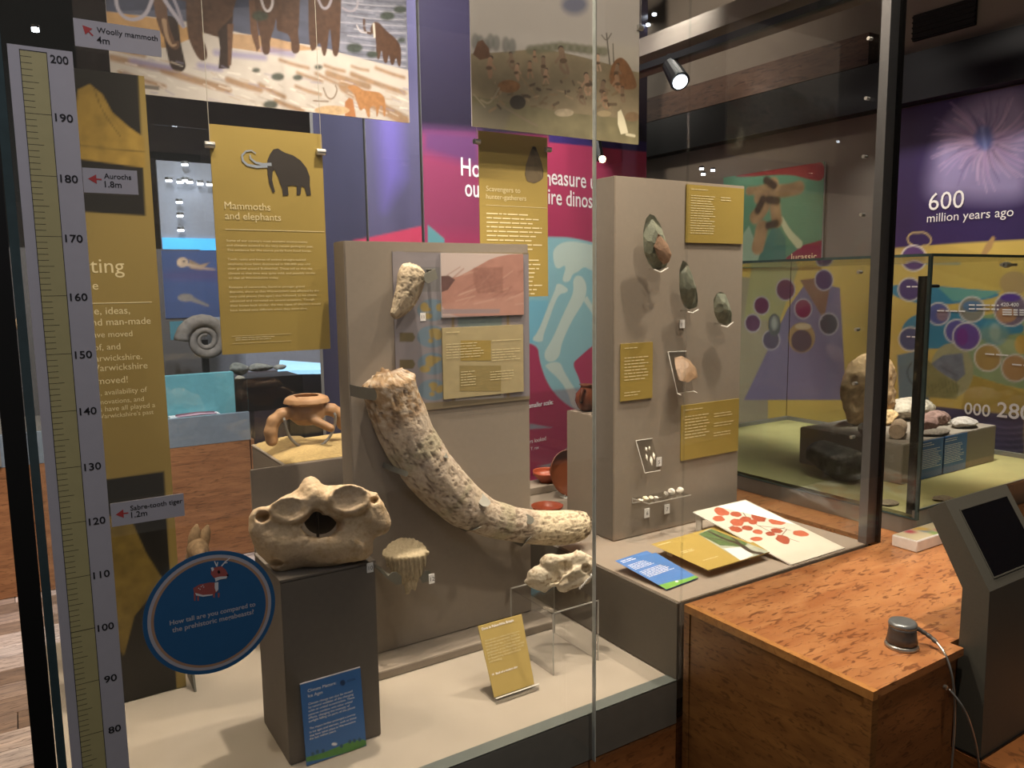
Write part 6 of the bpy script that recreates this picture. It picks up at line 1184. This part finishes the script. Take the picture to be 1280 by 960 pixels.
P_.poly([de(70, 575), de(165, 590), de(70, 597)], '#8ab0b8'); P_.poly([de(100, 745), de(150, 735), de(190, 700), de(225, 665), de(225, 720), de(140, 750)], '#a9b8b4'); P_.poly([(640, 493), (770, 480), (770, 640), (640, 640)], '#8c2440', .45, soft=.02)
P_.build('print', dw); mb = MB(); FD0.slab(mb, 0, -.035, ur-um, -.002, .05, .02); mb.build('white_sill', MT['whiteink'], dw)
for s_, a, b in (('How do you measure up', (576, 219), (751, 234)), ('to our Jurassic? dire dinosaurs', (540, 243), (775, 259))):
    pass
for s_, p0, p1 in (('How do you m', (576, 219), (688, 230)), ('easure up', (689, 230), (752, 235)), ('our Warwicksh', (581, 245), (684, 255)), ('ire dinosaurs', (685, 255), (765, 262))): ptext(FD0, s_, p0, p1, MT['whiteink'], dw, d=.003, bold=.008, name='heading', h=.105)
ptext(FD0, 'smaller scale:', (661, 510), (691, 508), MT['whiteink'], dw, d=.003, bold=.02, name='heading'); ptext(FD0, 'dinosaurs looked', (645, 558), (682, 555), MT['whiteink'], dw, d=.003); ptext(FD0, 'T. rex', (663, 563), (673, 562), MT['whiteink'], dw, d=.003); ptext(FD0, 'A', (743, 444), (748, 444), MT['whiteink'], dw, d=.003)
# purple panels
pw = thing('purple_panel_wall', 'tall blue and violet panels left of the pink wall', 'graphic wall', (*FD.p((ul+um)/2, 0)[:2], 0)); us = FD.uv(458, 250)[0]
for i, (a, b) in enumerate(((ul-.06, us-.008), (us+.008, um-.012))):
    Fd = Frame(FD.p(a, -.02), dv); mb = MB(); Fd.slab(mb, 0, 0, b-a, vtop, .03); mb.build('panel', MT['fascia'], pw); q = Paint(Fd, b-a, vtop, .012, ('#3c3c54', '#54506f')[i]); q.C *= (.85+.35*q.n(3, 4+i, 3, .6))[..., None]
    if i: q.poly([(470, 130), (500, 130), (505, 220), (480, 260)], '#7463c0', .6, soft=.12)
    q.poly([(440, 301), (462, 297), (530, 282), (530, 420), (440, 420)], '#c8365c'); q.poly([(440, -400), (530, -400), (530, 100), (500, 130), (440, 100)], '#2f2c48', .6, soft=.2); q.build('print', pw)
# neighbouring case row at the back left
bc = thing('display_case', 'long wood based glass case across the aisle at back left', 'display case', (-.3, 5.2, 0)); yb0 = 4.76
for i in range(3): box('base_panel', (-2.5+i*1.22, yb0, .004), (-2.5+i*1.22+1.212, yb0+.02, .70), MT['redwood'], bc)
box('base_end', (1.16, yb0, .004), (1.18, 5.9, .70), MT['redwood'], bc); box('base_top', (-2.5, yb0+.021, .66), (1.158, 5.9, .70), MT['redwood'], bc)
box('fascia', (-2.5, yb0, .702), (1.16, yb0+.04, .87), mat('bar_reflection_fascia', '#8797a2', .3, .4), bc)  # bluish tone paints in the reflection of a light bar
box('fascia', (-2.5, yb0-.012, .71), (-.1, yb0-.002, .87), MT['fascia'], bc)
box('deck', (-2.5, yb0+.042, .702), (1.15, 5.9, .80), MT['greyd'], bc)
box('glass_pane', (-2.5, yb0+.01, .872), (1.16, yb0+.018, 2.5), MT['glass2'], bc)
box('back_panel', (-2.5, 5.9, .71), (1.16, 5.93, 1.88), mat('slate_back_panel', '#56504c', .8), bc)
# picture of sea fossils, lights, ammonite, trays seen between banner and gold panel
Fz, wz, hz_, tz_ = hang('poster', 'blue violet sea fossil picture with two pale skulls', [(203, 313), (275, 317), (275, 396), (207, 396)], 5.893, '', mk='white'); q = Paint(Fz, wz, hz_, .01, '#3c4f78'); q.C *= (.8+.4*q.n(4, 2))[..., None]
q.ell(228, 328, 7, 6, '#c2a27c', nz=.3, sc=30); q.ell(230, 327, 2, 1.6, '#3c3440'); q.poly([(236, 324), (250, 331), (262, 328), (252, 338), (238, 336)], '#9a7c5c', nz=.3); q.line([(215, 350), (270, 346)], 3, '#5a5a88', .5, soft=.03); q.line([(232, 330), (250, 335), (268, 337)], (5, 2), '#b89a78'); q.ell(232, 372, 10, 5, '#857a70', nz=.3); q.line([(240, 374), (260, 382)], (6, 3), '#857a70'); q.poly([(205, 340), (275, 335), (275, 352), (205, 348)], '#4c3f68', .6, soft=.05); q.build('print', tz_)
a = at(203, 300, y=6.68); strip = prop(box('light_strip', (a[0], 6.68, at(203, 312, y=6.68)[2]), (at(270, 300, y=6.68)[0], 6.699, at(203, 297, y=6.68)[2]), MT['bluelit']), 'glowing blue strip across the far wall at left', 'light')
a = at(195, 200, y=6.7); b = at(262, 300, y=6.7); prop(box('wall_panel', (a[0], 6.7, 0), (at(425, 300, y=6.7)[0], 6.74, a[2]), mat('pale_far_panel', '#8d9098', .7)), 'pale grey far wall panel behind the gold hanging panel', 'panel')
w_ = at(406, 342, y=6.68); w2_ = at(420, 425, y=6.68); wn = thing('lit_window', 'bright blue lit window strip beside the tusk board', 'window', (w_[0], 6.68, w2_[2])); box('pane', (w_[0], 6.68, w2_[2]), (w2_[0], 6.699, w_[2]), MT['windowlit'], wn)
for i in range(3): z_ = w2_[2]+(w_[2]-w2_[2])*(i+.6)/3; box('glazing_bar', (w_[0], 6.66, z_), (w2_[0], 6.679, z_+.012), MT['pale'], wn)
tt2 = thing('light_table', 'pale blue glowing table top behind the clay jar', 'table', (1.1, 6.2, 0)); q1, q2, q3, q4 = [at(a, b, z=1.02) for a, b in ((347, 463), (419, 462), (419, 455), (350, 450))]
MB().prism([(q1[0], q1[1], .99), (q2[0], q2[1], .99), (q3[0], q3[1], .99), (q4[0], q4[1], .99)], (0, 0, .03)).build('table_top', mat('pale_blue_top', '#9ccbe8', .4, 0, 0, 10, 0, '#7cc4f4', .7), tt2)
MB().box((q1[0]+.1, q1[1]+.1, 0), (q1[0]+.16, q1[1]+.16, .99)).box((q2[0]-.2, q1[1]+.1, 0), (q2[0]-.14, q1[1]+.16, .99)).build('leg', MT['black'], tt2)
dkc = thing('dark_cabinet', 'dark cabinet with rocks on top beyond the clay jar', 'cabinet', (1.6, 6.3, 0)); a = at(315, 470, y=5.95); b = at(419, 540, y=5.95); box('carcass', (a[0], 5.95, .3), (b[0], 6.25, a[2]), mat('dark_plum_cabinet', '#37292b', .5), dkc); box('plinth_board', (a[0]+.02, 5.97, 0), (b[0]-.02, 6.2, .299), MT['redwood'], dkc)
# ammonite and neighbours
def far_rock(px, py, Y, rx, rz, c1, c2_, lab, seed, nm='rock', cat='rock', zb=None):
    p = at(px, py, y=Y); zc = p[2]; return prop(boulder(nm, (p[0], Y, zc), (rx, rx*.6, rz), seed, c1, c2_, h=rx/7), lab, cat)
am = thing('ammonite_fossil', 'large coiled ammonite at back left by the banner', 'fossil', at(252, 448, y=5.5)); cA = at(257, 425, y=5.5); sp = []
for t_ in np.linspace(0, 4.6*math.pi, 90): r_ = .15*math.exp(-.10*t_); sp.append((cA+np.array([-r_*math.cos(t_), .0, r_*math.sin(t_)]), .048*math.exp(-.10*t_)))
MB().tube([q[0] for q in sp], [q[1]*(1+.06*(i % 2)) for i, q in enumerate(sp)], 12).build('shell', mat('grey_fossil_shell', '#7b6f63', .8, 0, .25, 30, .5), am, True)
MB().box((cA[0]-.02, 5.53, .80), (cA[0]+.02, 5.57, cA[2])).build('support', MT['black'], am)
for i, (a, b, Y_, rx, rz, c1, c2_, lab) in enumerate(((298, 461, 5.3, .07, .045, '#6f7068', '#8c8c80', 'grey green rock left on the far block'), (325, 459, 5.3, .09, .03, '#666860', '#85867a', 'long flat grey rock on the far block'), (350, 459, 5.32, .05, .02, '#74756a', '#8c8c80', 'small grey rock at the far block end'), (300, 474, 5.25, .035, .028, '#a39a86', '#b8ae98', 'small pale stone below the grey rocks'), (341, 474, 5.25, .035, .018, '#8a8676', '#a8a08c', 'small pale oval stone on the far block'))):
    far_rock(a, b, Y_, rx, rz, c1, c2_, lab, 120+i)
a = at(285, 468, y=5.35); b = at(368, 490, y=5.35); prop(box('display_block', (a[0], 5.2, .801), (b[0], 5.5, a[2]-.02), MT['black'], None, .004), 'black block carrying grey rocks at back left', 'display block')
A_ = at(214, 497, y=5.0); B_ = at(278, 514, y=5.0); ty = thing('tray', 'white tray of pink and dark pencils at back left', 'tray', (A_[0]+.12, 5.0, .802)); zt2 = .83
box('tray_base', (A_[0], 4.86, .802), (B_[0], 5.16, .83), MT['whiteink'], ty)
for i in range(4):
    pe = prop(MB().tube([(A_[0]+.03, 4.9+i*.06, zt2+.010), (A_[0]+.16, 4.92+i*.06, zt2+.010), (B_[0]-.03, 4.9+i*.06, zt2+.010)], [.006, .009, .006], 8).build('marker_pen', mat('pen_%s' % 'abcd'[i], ['#b8568a', '#3a2c34', '#c9a0b0', '#7c4a5a'][i], .5), None, True), ['pink marker pen at the front of the tray', 'black marker pen second in the tray', 'pale pink marker pen third in the tray', 'plum marker pen at the back of the tray'][i], 'pen')
prop(box('teal_card', (at(212, 402, y=5.6)[0], 5.6, at(212, 425, y=5.6)[2]), (at(230, 402, y=5.6)[0], 5.61, at(212, 402, y=5.6)[2]), mat('teal_card', '#3c7c88', .6)), 'small teal card behind the ammonite', 'card')
a = at(200, 480, y=5.1); b = at(275, 470, y=5.1); prop(box('table_runner', (a[0], 5.17, .801), (b[0]+.1, 5.24, at(215, 470, y=5.17)[2]), mat('teal_case_board', '#5fa8b0', .5), None, .003), 'pale teal board standing behind the tray', 'board')
# far left glimpse
far_rock(6, 405, 3.9, .04, .035, '#b08a5c', '#c9a878', 'tan stone glimpsed at the far left edge', 140)
a = at(0, 290, y=4.9); prop(box('wall_panel', (-1.2, 5.95, 0), (at(12, 400, y=5.95)[0], 5.97, 2.1), mat('teal_far_panel', '#4c7480', .7)), 'teal panel glimpsed at the far left edge', 'panel')
for o in bpy.data.objects:
    if '_w' in o: del o['_w']
